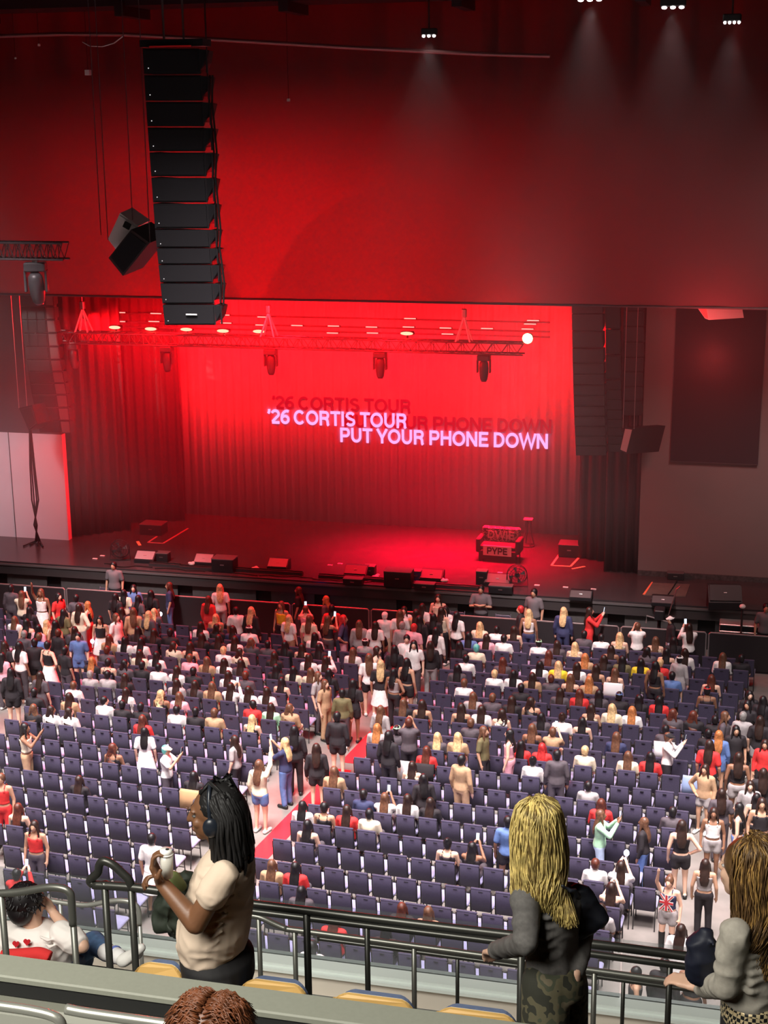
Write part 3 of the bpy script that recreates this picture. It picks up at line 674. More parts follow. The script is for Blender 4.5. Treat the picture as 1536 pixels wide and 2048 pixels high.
CROWD = [
(0, 1120, 3.84, """85 230 B ks d;160 250 Bp nl c;220 260 b kl k;315 265 Fh nl wa w;378 270 f kl k;447 268 r kl r;585 290 b ks d;672 325 L ol k r;608 385 Bi dl cl g;485 385 B kl o;400 340 b kl k;1025 205 F kl b;1300 195 L al n b;885 275 b kl k;930 250 b kl c;1060 285 b kl d;1120 280 b kl k;930 380 B dl kl k;1010 375 b yl d;1065 365 b nl t;1140 380 B yl d;60 475 b nl w;185 550 b gs d;205 495 b kl k;245 520 b kl p;330 490 b yl c;405 510 B kl k k;445 545 b as k;300 590 b ns b;490 540 b dl d;600 590 F ks be b;765 440 F kl ka w;805 440 R nl w w;885 620 b al t;980 640 b kl w;1015 570 b kl k;1135 560 b dl k;1250 600 b ks k;1495 510 b dl w;1130 640 b kl w;1255 670 r dl c;1375 680 b dl k;1505 580 b dl k;35 660 b dl k;115 670 b kl w;235 650 B ks kl k;350 660 Bi ks ka w;475 710 B ks k d;625 800 b ol k;725 715 b as d;785 780 b ks k;15 730 b kl p;85 880 B kl kl k;265 900 B dl d;310 1030 b ks k;990 750 b dl c;1110 750 b kl w;905 780 r kl d;1125 830 b ks k;1255 790 b ks w;1385 760 b ns p;1500 770 b nl t;1385 865 b dl w;740 875 b gs g;860 890 b ks g;1010 850 b dl k;985 950 b dl w;600 960 b ns w;575 1050 b dl t;490 1085 r dl w;1400 940 b dl g;1270 1070 r yl k;1425 1060 b nl p;855 1080 r ks w;1110 1125 b ks k;970 1130 b ks k;1290 1165 b ks w;1135 1220 b al r;185 1180 f nl k;430 1185 r dl w;1500 960 b dl d"""),
(380, 1120, 3.84, """105 325 B al rl r;230 230 B yl we g;375 375 b ks w;485 365 b yl k;505 400 bp kl k;400 450 b kl k;265 450 b yl t;715 335 F nl ya k;835 235 L al k;885 365 Bp ns pa p;950 410 b nl c;1045 305 L ol d b;1075 395 b kl r;735 450 B yl we t;985 470 b ys w;1155 490 Ri Rl n p;1205 425 bp nl s;1340 435 b nl g;1525 385 B wxw wl c;1455 450 b dl w;35 500 b dl w;220 490 r dl k;285 525 b dl n;505 550 b kxw w;125 620 b dl k;40 600 b dl n;390 620 b dl w;300 640 b ys wl;510 640 r nl d;655 625 b ks d;795 645 b kl k;880 600 b kl w;905 670 b dl k;1030 680 b kl k;1275 540 b kl n;1380 620 b kxw g;440 695 r dl c;195 775 b dl w;55 770 b dl k;620 710 b dl k;1280 695 b nl w;1435 695 r dl c;965 740 b dl wl;1070 760 bp dl wl;1375 765 B nl we k;1465 815 B yl k w;400 835 b dl d;580 830 b kl k;680 850 b kl c;810 840 b nl c;1020 845 b kl k;55 880 b ks k;300 890 b dl wl;465 880 b as d;735 940 b kl s;985 890 R nl g d;1030 935 R nl t t;1250 955 B kl k k;1170 1000 B ks ol d;75 975 b nl t;200 985 bp dl wl;380 985 b dl w;525 1010 b dl w;500 1085 l ks r;640 1125 b dl e;835 1100 r nl t;60 1200 b ks k;235 1190 b ns t;450 1210 b yl k;1405 1250 b ol g"""),
(760, 1120, 3.84, """65 385 B kxw wl p;135 430 B nl w p;185 370 f dl w;325 360 B dl w k;447 300 F dl ca c;225 430 b dl t;285 440 B kl k k;345 445 b kl k;430 435 B dl ca k;480 400 f kl w;572 425 B kl we k;262 525 b Rs p;430 540 B kl wl d;140 590 b kl k;205 620 f ks w;258 660 f kl w;350 650 B dl k g;105 690 B kl kl k;205 800 B kl k k;105 850 Bi kl ga k;10 800 b ol r;215 510 b gs g;1080 375 l Rs k;1132 405 B yl wa n;1410 405 B yl nl n;725 535 b yl c;848 530 b ks w;990 545 b dl s;630 590 b kl b;765 600 b dl p;890 630 b ks w;710 670 b ts c;575 680 b kl k;1180 605 b kxe w;1310 625 b dl d;1490 615 b yl ca;1520 575 b ks d;620 785 b ks w;1350 755 b al d;1355 805 b yl y;985 810 b al d;1010 870 b kl we;1160 820 b kl w;1470 850 b dl w;1520 740 b ol t;650 870 b kl d;795 885 b ys wl;575 940 b ns w;1170 915 b dl t;1250 905 b as d;1410 950 b nl s;1025 985 b ks k;1310 1025 b dl d;1180 1065 r dl ka;700 1035 b nl g;840 1075 b ns d;1000 1070 b dl k;1505 960 b ol t;1500 1065 b al r;585 1120 b dl k;745 1145 b dl we;920 1165 f dl wa;265 1125 b dl s;1240 1190 b kl d;1420 1205 b du we;190 1060 b nl k;20 1110 B nl g g;115 1262 b kxe d;670 1260 b ns d"""),
(1136, 1120, 3.84, """165 400 Rp dl rl r;222 580 b ks w;370 595 b yl ca;535 500 Bp ns w k;795 450 L kxw k l;930 525 Bp dl wl k;635 640 b nl ca;750 640 b kl k;548 680 r kl d;290 690 b dl s;740 720 b kl s;885 755 b dl wl;1175 745 b nl wl;1340 790 b ks k;255 760 b dl k;385 775 b kl o;75 755 b ol d;565 790 b kl y;665 835 B kl ka k;710 815 b ys r;840 800 B kxw gl g;150 870 b dl s;270 845 b nl s;795 905 b ks b;1080 955 b al k;1040 1015 b kxr s;1395 1025 F kl k k;1470 1060 B kl kl k;1380 1100 F kl k k;1345 1200 B gs gl k;88 955 b ku o;240 985 b kl d;345 1040 b kxb k;178 1065 b dl ca;500 1065 b kl k;630 1080 b kl r;305 1155 b yl ce;460 1185 b ol w;835 1200 r al d;990 1190 r al k;1070 1235 b ks k;1150 1240 b ks k;80 1225 b kl k"""),
(0, 1420, 3.84, """262 105 Rp kl ca t;838 275 r al k;1088 160 B kl we w;1140 90 b ol r;1295 265 Rp txc we d;555 565 b dl k;10 540 F ns ra r;200 945 F dl ra d;120 1210 bp ks r;170 800 b al k;1165 1015 B ks we w;1450 520 b kl k;1505 690 b kl d"""),
(380, 1420, 3.84, """325 240 L dl ge k;530 440 Bh nl cl b;730 260 Lp yl ne b;800 175 B kl kl k;970 290 B dl kl k;1130 70 B ks kl k;1050 530 b nl t;870 750 b kl w;985 780 b ks k;1190 780 b dl r;1255 665 b ks n;1355 720 b ks ce;1445 630 bp nl w;850 920 b kl s;545 1180 b nl t;735 1225 b kl r"""),
(760, 1420, 3.84, """85 190 B kl kl k;205 135 Bp as d k;115 120 B kxe k;385 195 b yl d;543 205 b yl t;665 115 b nl w;820 130 R nl oe k;920 35 R dl wa k;985 215 L kl pa p;1140 175 b nl s;1310 190 bp ns t;1310 260 b Rl r;1195 300 b kl r;1180 415 b ku wl;330 340 b al r;190 455 b dl ca;350 480 B kl kl k;625 405 B ks tl t;375 710 b dl k;150 725 b dl we;1370 330 B ks d d;455 1065 b ku s;650 1070 bp kl s;955 930 B ks be k;1528 325 b ys c"""),
(1136, 1420, 3.84, """365 225 b nl n;390 375 b nl c;600 375 b kl r;770 195 Rp nxk wl k;700 160 b ks d;112 600 b ks g;245 725 b al r;225 870 Rp nl el l;570 900 L nl kl b;745 805 b ks d;875 900 Bi dl ka k;1120 770 F dl wa g;1055 440 Fi dl tl g;1315 750 L kl ka b;1430 745 F dl ka k;1160 180 B ol bl b;1085 290 B dl re k;1310 390 B dl ka g;1280 155 F kl k k;1515 240 F dl rl k;1450 660 B kl ka k;1180 640 B dl d d;130 1200 b as we;285 1200 bp dl w;1500 500 B dl k k;1400 560 F dl g k;1380 60 B dl k g;1240 60 R nl d k"""),
(1200, 1640, 4.57, """965 375 B dl ga k;740 1010 B dl we w;175 620 bp dl s;80 850 b dl g;10 740 b kl b;330 1370 L ks k b;590 1330 B ks k d;745 1330 B kl k k"""),
(480, 1740, 3.2, """370 110 b kl d;970 260 b al k;1145 250 b nl k;600 390 b al r;1000 420 b kl k;480 400 b kl w"""),
]
for ox, oy, s, txt in CROWD:
    for e in txt.split(';'):
        a = e.split(); person(ox+float(a[0])/s, oy+float(a[1])/s, *a[2:])
# ---------------------------------------------------------------- balcony
Mtube = mat('satin black handrail', (.055, .055, .048), .32, metal=.55); Mtube2 = mat('grey handrail', (.16, .16, .14), .35, metal=.6)
Mtop = mat('matt grey green laminate', (.235, .24, .195), .6, noise=.03, scale=60); Mblackf = mat('black edging', (.012, .012, .012), .5)
Mcap = mat('pale painted parapet cap', (.74, .80, .76), .5); Mbeige = mat('beige painted parapet', (.66, .60, .52), .7); Mstep = mat('balcony step concrete', (.22, .22, .20), .7, noise=.1)
def smooth_path(P, k=4):
    P = [Vector(p) for p in P]; out = []
    for i in range(len(P)-1):
        a, b, c, d = P[max(i-1, 0)], P[i], P[i+1], P[min(i+2, len(P)-1)]
        for j in range(k):
            t = j/k; out.append(.5*((2*b)+(c-a)*t+(2*a-5*b+4*c-d)*t*t+(3*b-a-3*c+d)*t**3))
    return out+[P[-1]]
def handrail(label, path, Y, r, posts, mt=Mtube, pr=None, zend=10.3, extra=()):
    c = on_y(*path[0], Y); c.z = zend; t = thing('handrail', label, 'railing', c)
    P = [on_y(x, y, Y)-c for x, y in path]; MB().tube(smooth_path(P), r, n=12).build('rail_tube', mt, t, smooth=True)
    for e in extra: MB().tube(smooth_path([on_y(x, y, Y+(e[1] if len(e) > 1 else 0)*i/len(e[0]))-c for i, (x, y) in enumerate(e[0])]), r, n=12).build('rail_return', mt, t, smooth=True)
    for (x, y) in posts:
        p = on_y(x, y, Y)-c; MB().cyl(p, (p.x, p.y, 0), pr or r*.85, n=10).build('post', mt, t, smooth=True)
        MB().cyl((p.x, p.y, 0), (p.x, p.y, .012), .05, n=12).build('post_foot', mt, t)
    return t
handrail('thick black handrail nearest the wooden seats, with a raised loop at its end', [(186, 1770), (240, 1773), (300, 1779), (480, 1805), (960, 1863), (1250, 1896), (1540, 1936)], 5.9, .0205, [(209, 1764), (262, 1774), (613, 1824), (1043, 1874)],
    extra=(([(187, 1770), (180, 1763), (184, 1756), (196, 1745), (199, 1730), (207, 1722), (225, 1729), (244, 1746), (258, 1760), (262, 1776)],),))
handrail('second black handrail just below and beyond the thick one', [(470, 1818), (700, 1847), (960, 1879), (1250, 1917), (1540, 1956)], 6.25, .0165, [(734, 1851), (1340, 1930)])
handrail('lighter grey handrail that rises in a curve behind the woman in headphones', [(470, 1831), (495, 1831), (521, 1835), (549, 1848), (574, 1858), (605, 1862), (960, 1910), (1250, 1950), (1540, 1990)], 6.9, .0165, [(517, 1834), (589, 1860), (828, 1893), (1189, 1942)], mt=Mtube2, zend=9.9)
handrail('thinnest handrail, lowest of the parallel ones beyond the seats', [(640, 1878), (667, 1881), (960, 1921), (1250, 1961), (1540, 2003)], 7.3, .013, [(915, 1915), (1247, 1961)], zend=9.9)
handrail('grey handrail with a dipping top beside the seated man in the heart shirt', [(-30, 1790), (0, 1787), (39, 1784), (94, 1775), (125, 1777), (139, 1785), (143, 1800), (146, 1850)], 5.9, .019, [(2, 1787), (147, 1850)], mt=Mtube2)
handrail('pale wavy handrail beyond the seated man, at the glass', [(100, 1801), (137, 1807), (176, 1810), (215, 1803), (244, 1801), (266, 1806), (277, 1820), (279, 1850)], 7.6, .0155, [(279.5, 1850), (120, 1804)], mt=mat('pale handrail', (.42, .42, .38), .35, metal=.5), zend=on_y(480, 1903, 8.3).z-.19)
# parapet, glass, floor of the balcony
FZ = 10.88
pc = on_y(480, 1903, 8.3).z
m = MB(); m.span((-14, 8.22, pc-.03), (9, 8.37, pc)); struct('trim_5', m, Mcap)
struct('trim_6', MB().span((-14, 8.185, pc-.045), (9, 8.22, pc-.025)), Mcap)
struct('wall_balcony_front', MB().span((-14, 8.22, 8.0), (9, 8.36, pc-.03)), Mbeige)
gl = bpy.data.materials.new('balcony glass'); gl.use_nodes = True; nt = gl.node_tree
tr = nt.nodes.new('ShaderNodeBsdfTransparent'); tr.inputs[0].default_value = (.90, .93, .93, 1); gs = nt.nodes.new('ShaderNodeBsdfGlossy'); gs.inputs['Roughness'].default_value = .05; df = nt.nodes.new('ShaderNodeBsdfDiffuse'); df.inputs[0].default_value = (.5, .52, .52, 1)
fr = nt.nodes.new('ShaderNodeFresnel'); fr.inputs[0].default_value = 1.35; mx = nt.nodes.new('ShaderNodeMixShader'); mx2 = nt.nodes.new('ShaderNodeMixShader'); mx2.inputs[0].default_value = .07
nt.links.new(fr.outputs[0], mx.inputs[0]); nt.links.new(tr.outputs[0], mx.inputs[1]); nt.links.new(gs.outputs[0], mx.inputs[2]); nt.links.new(mx.outputs[0], mx2.inputs[1]); nt.links.new(df.outputs[0], mx2.inputs[2]); nt.links.new(mx2.outputs[0], nt.nodes['Material Output'].inputs[0])
for i, (a, b) in enumerate(((-14, -6.2), (-6.19, -3.4), (-3.39, -.6), (-.59, 2.2), (2.21, 9))):
    struct(f'window_{i+1}', MB().span((a, 8.32, pc), (b, 8.332, pc+.40)), gl)
struct('floor_balcony_front_row', MB().span((-14, 6.35, 8.0), (9, 7.45, 10.2)), Mstep)
struct('floor_balcony_walkway', MB().span((-14, 7.45, 8.0), (9, 8.22, pc-.19)), Mbeige)
struct('floor_balcony_seat_row', MB().span((-14, 4.75, 8.0), (9, 6.35, FZ-.05)), Mstep)
# counter wall in front of the camera
cz = on_y(150, 1925, 4.62).z
Y0 = on_z(150, 1926+22, cz).y; Y1 = on_z(150, 1926, cz).y
t = thing('drink_ledge', 'long matt grey green ledge with black front edge running in front of the seats', 'ledge', (-2, (Y0+Y1)/2, cz-.06))
wz = abs(on_z(0, 1906, cz).y-on_z(0, 1951, cz).y)
yc = (on_z(0, 1906, cz).y+on_z(0, 1951, cz).y)/2-(Y0+Y1)/2
MB().rbox((-.0, yc, .045), (12, wz, .03), .012).build('top_board', Mtop, t); MB().box((0, yc-wz/2+.008, .005), (12, .02, .05)).build('edge_strip', Mblackf, t)
struct('wall_ledge', MB().span((-12, 4.55+yc-.04, 8), (8, 4.55+yc+.09, cz-.085)), mat('grey green wall', (.20, .20, .165), .6))
struct('floor_balcony_upper', MB().span((-12, 2.0, 8), (8, 4.55+yc-.04, 11.6)), Mstep)
MN = mat('blurred grey tube', (.33, .33, .29), .3, metal=.5)
c = on_y(0, 2014, 3.7); t = thing('handrail', 'silver grey handrail closest to the camera below the ledge', 'railing', (c.x, c.y, 11.6)); b = Vector(t.location)
for nme, pts in (('rail_tube', [(-40, 2006), (0, 2012), (60, 2021), (105, 2032), (122, 2046), (126, 2075)]), ('rail_return', [(132, 2018), (180, 2027), (300, 2044), (420, 2062)])):
    MB().tube(smooth_path([on_y(x, y, 3.7)-b for x, y in pts]), .0165, n=12).build(nme, MN, t, smooth=True)
p = on_y(126, 2070, 3.7)-b; MB().cyl(p, (p.x, p.y, 0), .016, n=10).build('post', MN, t); p = on_y(-30, 2010, 3.7)-b; MB().cyl(p, (p.x, p.y, 0), .016, n=10).build('post', MN, t)
struct('trim_7', MB().span((-12, 4.55+yc-.10, cz-.30), (8, 4.55+yc-.04, cz-.12)), mat('grey trim', (.30, .30, .26), .5))
# wooden seats
Mwood = mat('pale moulded plywood', (.56, .34, .11), .4, noise=.10, scale=5); Mply = mat('plywood edge', (.72, .58, .38), .5); Mblue = mat('blue seat upholstery', (.10, .13, .22), .8, noise=.1, scale=40)
def ply_seat(label, xl, xr, yl, yr, Y):
    a, b = on_y(xl, yl, Y), on_y(xr, yr, Y); w = b.x-a.x; cx = (a.x+b.x)/2; zt = (a.z+b.z)/2; t = thing('theatre_seat', label, 'seat', (cx, Y, FZ-.05)); H = zt-(FZ-.05)
    def shell(off, th, ins):
        F, B = [], []; N = 14; poly = []
        hw = w/2-ins; r = .07
        for k in range(7): an = math.radians(180-90*k/6); poly.append((-hw+r+r*math.cos(an), H-ins-r+r*math.sin(an)))
        for k in range(7): an = math.radians(90-90*k/6); poly.append((hw-r+r*math.cos(an), H-ins-r+r*math.sin(an)))
        poly += [(hw, .42), (-hw, .42)]
        cur = lambda x, z: .05*(1-(x/hw)**2)-(z-.4)*.16+.03
        return [[Vector((x, cur(x, z)+off, z)) for x, z in poly], [Vector((x, cur(x, z)+off+th, z)) for x, z in poly]]
    MB().rings(shell(0, .014, 0)).build('wood_back', Mwood, t, smooth=False)
    MB().rings(shell(.014, .006, .002)).build('ply_edge', Mply, t)
    MB().rings(shell(.02, .045, .016)).build('back_cushion', Mblue, t); MB().rbox((w/2+.03, .16, H-.24), (.05, .26, .03), .015).build('armrest', Mwood, t)
    MB().rbox((0, .33, .43), (w*.9, .40, .09), .05, Matrix.Rotation(-.05, 3, 'X')).build('seat_cushion', Mblue, t)
    for q in (-1, 1):
        m = MB().box((q*(w/2+.02), .12, .28), (.03, .10, .56)); m.build('stand', Mblackf, t)
    MB().ell((-(w/2+.02), -.01, H-.09), (.017, .014, .014)).build('pivot_cap', Mply, t)
    return t
ply_seat('wooden backed theatre seat left of the woman in headphones', 268, 372, 1924, 1936, 5.3)
ply_seat('wooden backed theatre seat directly behind the woman in headphones', 480, 622, 1952, 1974, 5.25)
ply_seat('wooden backed theatre seat between the headphone woman and the blonde', 664, 838, 1979, 2001, 5.2)
ply_seat('wooden backed theatre seat beside the blonde woman, cut by the frame', 868, 1045, 2007, 2029, 5.15)
# ---------------------------------------------------------------- large figures
DBR = mat('deep brown skin', (.16, .072, .035), .45, noise=.06, scale=12); FAIR = mat('light skin', (.62, .38, .27), .5)
def hand(m, w, d, n, s=1., curl=.5, side=1):
    """w wrist, d finger direction, n palm normal; side +1 puts the thumb along n x d"""
    d = d.normalized(); n = (n-d*n.dot(d)).normalized(); x = n.cross(d)*side
    m.cap(w, w+d*.02*s, .024*s, .026*s); pb = w+d*.085*s
    for k in range(4):
        q = (1.5-k); b = pb+x*q*.019*s; base = w+d*.02*s+x*q*.012*s
        m.cap(base, b, .0155*s, .0125*s, 8); L = (.040, .045, .041, .032)[k]*s; a = curl*.9; p = b; dd = d
        for j in range(3):
            dd = (d*math.cos(a*(j+.6))+n*math.sin(a*(j+.6))).normalized(); e = p+dd*L*(1, .7, .55)[j]; m.cap(p, e, (.0098-.001*j)*s, (.009-.001*j)*s, 8); p = e
    tb = w+d*.025*s+x*.024*s; t1 = tb+(d*.6+x*.75+n*.35).normalized()*.042*s; t2 = t1+(d*.8+n*(.3+curl*.5)).normalized()*.03*s
    m.cap(tb, t1, .015*s, .0115*s, 8); m.cap(t1, t2, .0115*s, .009*s, 8)
def face_bits(t, c, R, iris=(.03, .015, .01), lip=(.30, .10, .08), wh=.42):
    for q in (-1, 1):
        MB().ell(c+R@Vector((q*.029, .0725, .008)), (.011, .009, .0065)).build('eye', mat('eye white', (wh, wh*.94, wh*.9), .4), t, smooth=True)
        MB().ell(c+R@Vector((q*.029, .0805, .008)), (.005, .0025, .005)).build('iris', mat('iris', iris, .2), t, smooth=True)
        m = MB(); m.tube([c+R@Vector((q*(.016+.008*k), .092-.002*k*k, .033+.003*math.sin(k))) for k in range(4)], .003, n=5); m.build('eyebrow', mat('brow hair', (.02, .012, .01), .7), t)
    m = MB(); m.ell(c+R@Vector((0, .086, -.055)), (.024, .010, .006), R); m.ell(c+R@Vector((0, .085, -.064)), (.020, .010, .006), R); m.build('lips', mat('lips', lip, .4), t, smooth=True)
def head_shape(m, c, R, s=1.):
    m.ell(c+R@Vector((0, -.012, .03))*s, (.076*s, .094*s, .088*s), R, 20, 14); m.ell(c+R@Vector((0, .022, -.03))*s, (.062*s, .068*s, .082*s), R, 18, 12)
    m.ell(c+R@Vector((0, .055, -.088))*s, (.030*s, .030*s, .024*s), R); m.cap(c+R@Vector((0, .088, .02))*s, c+R@Vector((0, .104, -.018))*s, .009*s, .014*s, 8)
    m.ell(c+R@Vector((0, .08, -.058))*s, (.026*s, .017*s, .018*s), R); m.ell(c+R@Vector((0, .075, .032))*s, (.052*s, .02*s, .012*s), R)
    for q in (-1, 1): m.ell(c+R@Vector((q*.077, -.005, -.005))*s, (.009*s, .017*s, .030*s), R); m.ell(c+R@Vector((q*.037, .062, -.02))*s, (.022*s, .024*s, .022*s), R)
def lofts(m, seq, Y, base, n=24):
    """seq: (x centre, y, width in picture pixels, half depth, Y shift)"""
    R = []
    for s in seq:
        c = on_y(s[0], s[1], Y+(s[4] if len(s) > 4 else 0))-base; hw = (on_y(s[0]+s[2]/2, s[1], Y)-on_y(s[0]-s[2]/2, s[1], Y)).length/2
        R.append([c+Vector((hw*math.cos(a), s[3]*math.sin(a), 0)) for a in [2*PI*i/n for i in range(n)]])
    m.rings(R[::-1]); return m
def wrinkle(me, amp, sc, seed=0.):
    from mathutils import noise
    ns = [v.normal.copy() for v in me.vertices]
    for v, n in zip(me.vertices, ns):
        p = v.co*sc+Vector((seed, seed, 0)); w = noise.noise(Vector((p.x, p.y, p.z*1.7+.8*noise.noise(p*.6))))
        v.co += n*(abs(w)*-2+.4)*amp
    return me
def J(x, y, Y, base): return on_y(x, y, Y)-base
# --- woman in headphones
YW = 5.35; base = on_y(440, 1900, YW); base.z = FZ-.05
W1 = thing('person', 'person in a beige tee and black trousers wearing headphones, standing in profile holding a drink', 'person', base)
hc = J(427, 1628, YW, base); RH = Matrix.Rotation(math.radians(100), 3, 'Z') @ Matrix.Rotation(math.radians(-4), 3, 'X')
el = J(392, 1846, 5.10, base); wr = J(325, 1768, 5.16, base); shn = J(447, 1748, 5.13, base)
el2 = J(400, 1830, 5.58, base); wr2 = J(352, 1758, 5.42, base)
m = MB(); head_shape(m, hc, RH, 1.0); m.cap(J(452, 1700, YW, base), hc+Vector((.01, 0, -.03)), .062, .056, 14)
lofts(m, [(455, 1712, 60, .10), (448, 1730, 95, .17), (440, 1780, 108, .16), (428, 1840, 116, .15), (425, 1890, 118, .16)], YW, base)
m.cap(shn, shn.lerp(el, .4), .036, .040, 14); m.cap(shn.lerp(el, .38), el, .046, .046, 14); m.cap(el, wr, .047, .030, 14); m.cap(J(440, 1740, 5.55, base), el2, .058, .046); m.cap(el2, wr2, .044, .029)
dW = Vector((-.45, 0, 1)); hand(m, wr, dW, Vector((1, .25, .35)), 1.05, 1.0, 1); hand(m, wr2, Vector((-1, -.25, .25)), Vector((.1, -.5, -1)), 1., .9, 1)
b1 = fuse(m, .0062, 3); inst('body', set_mat(b1, DBR), W1)
face_bits(W1, hc, RH, lip=(.16, .05, .04), wh=.10)
Mtee = mat('beige cotton tee', (.60, .47, .36), .85, bump=.25, scale=9)
m = MB(); lofts(m, [(460, 1697, 52, .09), (455, 1708, 78, .15), (452, 1722, 96, .18), (447, 1745, 112, .185), (441, 1780, 122, .178), (434, 1815, 132, .18), (427, 1855, 138, .19), (424, 1885, 128, .18), (424, 1908, 108, .165)], YW, base)
m.cap(shn+Vector((0, .01, -.01)), shn.lerp(el, .40), .062, .068, 16); m.cap(J(440, 1740, 5.52, base), J(440, 1740, 5.52, base).lerp(el2, .55), .066, .07, 16)
for k in range(6):   # cloth folds
    m.tube([J(470-k*6, 1790+k*18, 5.35-.165, base), J(445-k*6, 1802+k*19, 5.35-.178, base), J(415-k*5, 1800+k*18, 5.35-.165, base)], [.006, .012, .005], n=8)
inst('tee', set_mat(wrinkle(fuse(m, .0075, 3), .008, 10.), Mtee), W1)
Mblk2 = mat('black trousers', (.012, .011, .012), .75)
m = MB(); lofts(m, [(428, 1888, 112, .16), (434, 1910, 136, .19), (438, 1945, 132, .19), (433, 1985, 120, .17)], YW, base)
for q, yy in ((-1, 5.25), (1, 5.46)): a = J(434, 1965, yy, base); m.cap(a, (a.x, a.y, .55), .095, .07, 14); m.cap((a.x, a.y, .55), (a.x, a.y, .09), .07, .055, 14)
inst('trousers', set_mat(fuse(m, .010, 2), Mblk2), W1)
m = MB()
for yy in (5.25, 5.46): a = J(434, 1965, yy, base); m.cap((a.x+.02, a.y, .05), (a.x-.15, a.y, .045), .047, .04)
inst('shoes', set_mat(fuse(m, .01, 2), Mshoed), W1)
rh = random.Random(5); Mloc = mat('black locs', (.006, .005, .005), .6, bump=.5, scale=90); m = MB()
m.ell(hc+RH@Vector((0, -.035, .048)), (.092, .098, .088), RH, 18, 12); m.ell(hc+RH@Vector((0, -.075, .0)), (.088, .075, .10), RH, 18, 12)
for k in range(95):
    a = rh.uniform(-2.5, 2.5); ph = rh.uniform(.0, 1.0); d0 = RH@Vector((math.sin(a)*.09*math.cos(ph*.9), -.03-math.cos(a)*.085*math.cos(ph*.9), .05+.085*math.sin(ph)))
    if (RH.inverted()@d0).y > .045: continue
    p0 = hc+d0; out = RH@Vector((math.sin(a)*.11, -.06-math.cos(a)*.075, 0)); L = rh.uniform(.18, .30)
    pts = [p0, hc+out*1.0+Vector((0, 0, .02)), hc+out*1.08+Vector((rh.uniform(-.01, .01), rh.uniform(-.01, .01), -.07)), hc+out*1.1+Vector((rh.uniform(-.01, .02), rh.uniform(-.015, .015), -.06-L*.5)), hc+out*1.02+Vector((rh.uniform(-.01, .02), rh.uniform(-.02, .02), .03-L))]
    m.tube(smooth_path(pts, 3), .0085, n=6)
for k in range(10):
    a = rh.uniform(0, 6.28); p = hc+RH@Vector((.03*math.cos(a), -.04+.04*math.sin(a), .13)); m.tube([p, p+Vector((rh.uniform(-.03, .04), rh.uniform(-.03, .03), rh.uniform(.0, .03))), p+Vector((rh.uniform(-.05, .07), rh.uniform(-.04, .04), -.03))], .008, n=6)
m.build('hair', Mloc, W1, smooth=True)
Mhp = mat('matt black plastic', (.012, .015, .022), .3); m = MB()
m.tube([hc+RH@Vector((-.098*math.cos(a), -.005, -.0+.142*math.sin(a))) for a in [PI*k/16 for k in range(17)]], .0095, n=8); hp = m.build('headphones', Mhp, W1, smooth=True)
for q in (-1, 1): MB().ell(hc+RH@Vector((q*.105, -.008, -.012)), (.022, .036, .043), RH, 16, 12).build('ear_cup', Mhp, hp, smooth=True)
MB().ell(hc+RH@Vector((-.085, .018, -.04)), (.005, .005, .006)).build('earring', mat('gold', (.8, .6, .25), .2, metal=1), W1)
# cup, jacket
cp = base+wr+Vector((.018, .012, .028)); t = thing('drink_cup', 'clear plastic cup with a white lid held by the person in headphones', 'cup', cp)
MB().cyl((0, 0, 0), (0, 0, .105), .023, .029, 20).build('cup_body', mat('milky plastic', (.55, .52, .46), .25), t, smooth=True)
m = MB(); m.cyl((0, 0, .102), (0, 0, .108), .031, n=20); m.cyl((0, 0, .106), (0, 0, .125), .028, .025, 20); m.build('lid', mat('white lid', (.78, .76, .72), .3), t, smooth=True)
MB().cyl((.006, 0, .124), (.006, 0, .1265), .008, n=10).build('sip_hole', M_black, t)
Mjk = mat('dark olive jacket', (.016, .022, .014), .7, bump=.4, scale=20)
o = on_y(340, 1800, 5.42); m = MB(); F = lambda x, y, Y=5.42: on_y(x, y, Y)-o
m.rings([[F(x-cx/2, y), F(x, y, 5.36), F(x+cx/2, y), F(x, y, 5.50)] for x, y, cx in ((352, 1762, 40), (345, 1785, 62), (336, 1820, 66), (333, 1850, 58), (352, 1872, 26))])
m.cap(F(372, 1765), F(345, 1780), .05, .05); m.cap(F(345, 1780), F(325, 1845), .045, .05); m.cap(F(355, 1800), F(350, 1862), .05, .03); m.cap(F(365, 1850), F(378, 1885), .035, .03)
me = set_mat(wrinkle(fuse(m, .008, 2), .016, 13.), Mjk); oj = bpy.data.objects.new('jacket', me); COL.objects.link(oj); oj.location = o; tag(oj, 'dark olive jacket bundled over the arm of the person in headphones', 'jacket')
m = MB(); m.cap(F(346, 1756, 5.3), F(362, 1772, 5.3), .032, .026); oo = bpy.data.objects.new('pouch', set_mat(fuse(m, .008, 1), mat('olive green pouch', (.16, .19, .07), .5))); COL.objects.link(oo); oo.location = o; tag(oo, 'small olive green pouch in the hand behind the drink', 'pouch')
# --- strand hair
def strands(m, roots, n, r, seed, wav=.01):
    q = random.Random(seed)
    for k in range(n):
        a = q.random()*(len(roots)-1); i = int(a); f = a-i; P = [roots[i][j].lerp(roots[i+1][j], f)+Vector((q.uniform(-wav, wav), q.uniform(-wav, wav), q.uniform(-wav, wav))) for j in range(len(roots[0]))]
        m.tube(smooth_path(P, 3), [r*(1-.5*j/(3*(len(P)-1))) for j in range(3*(len(P)-1)+1)], n=5)
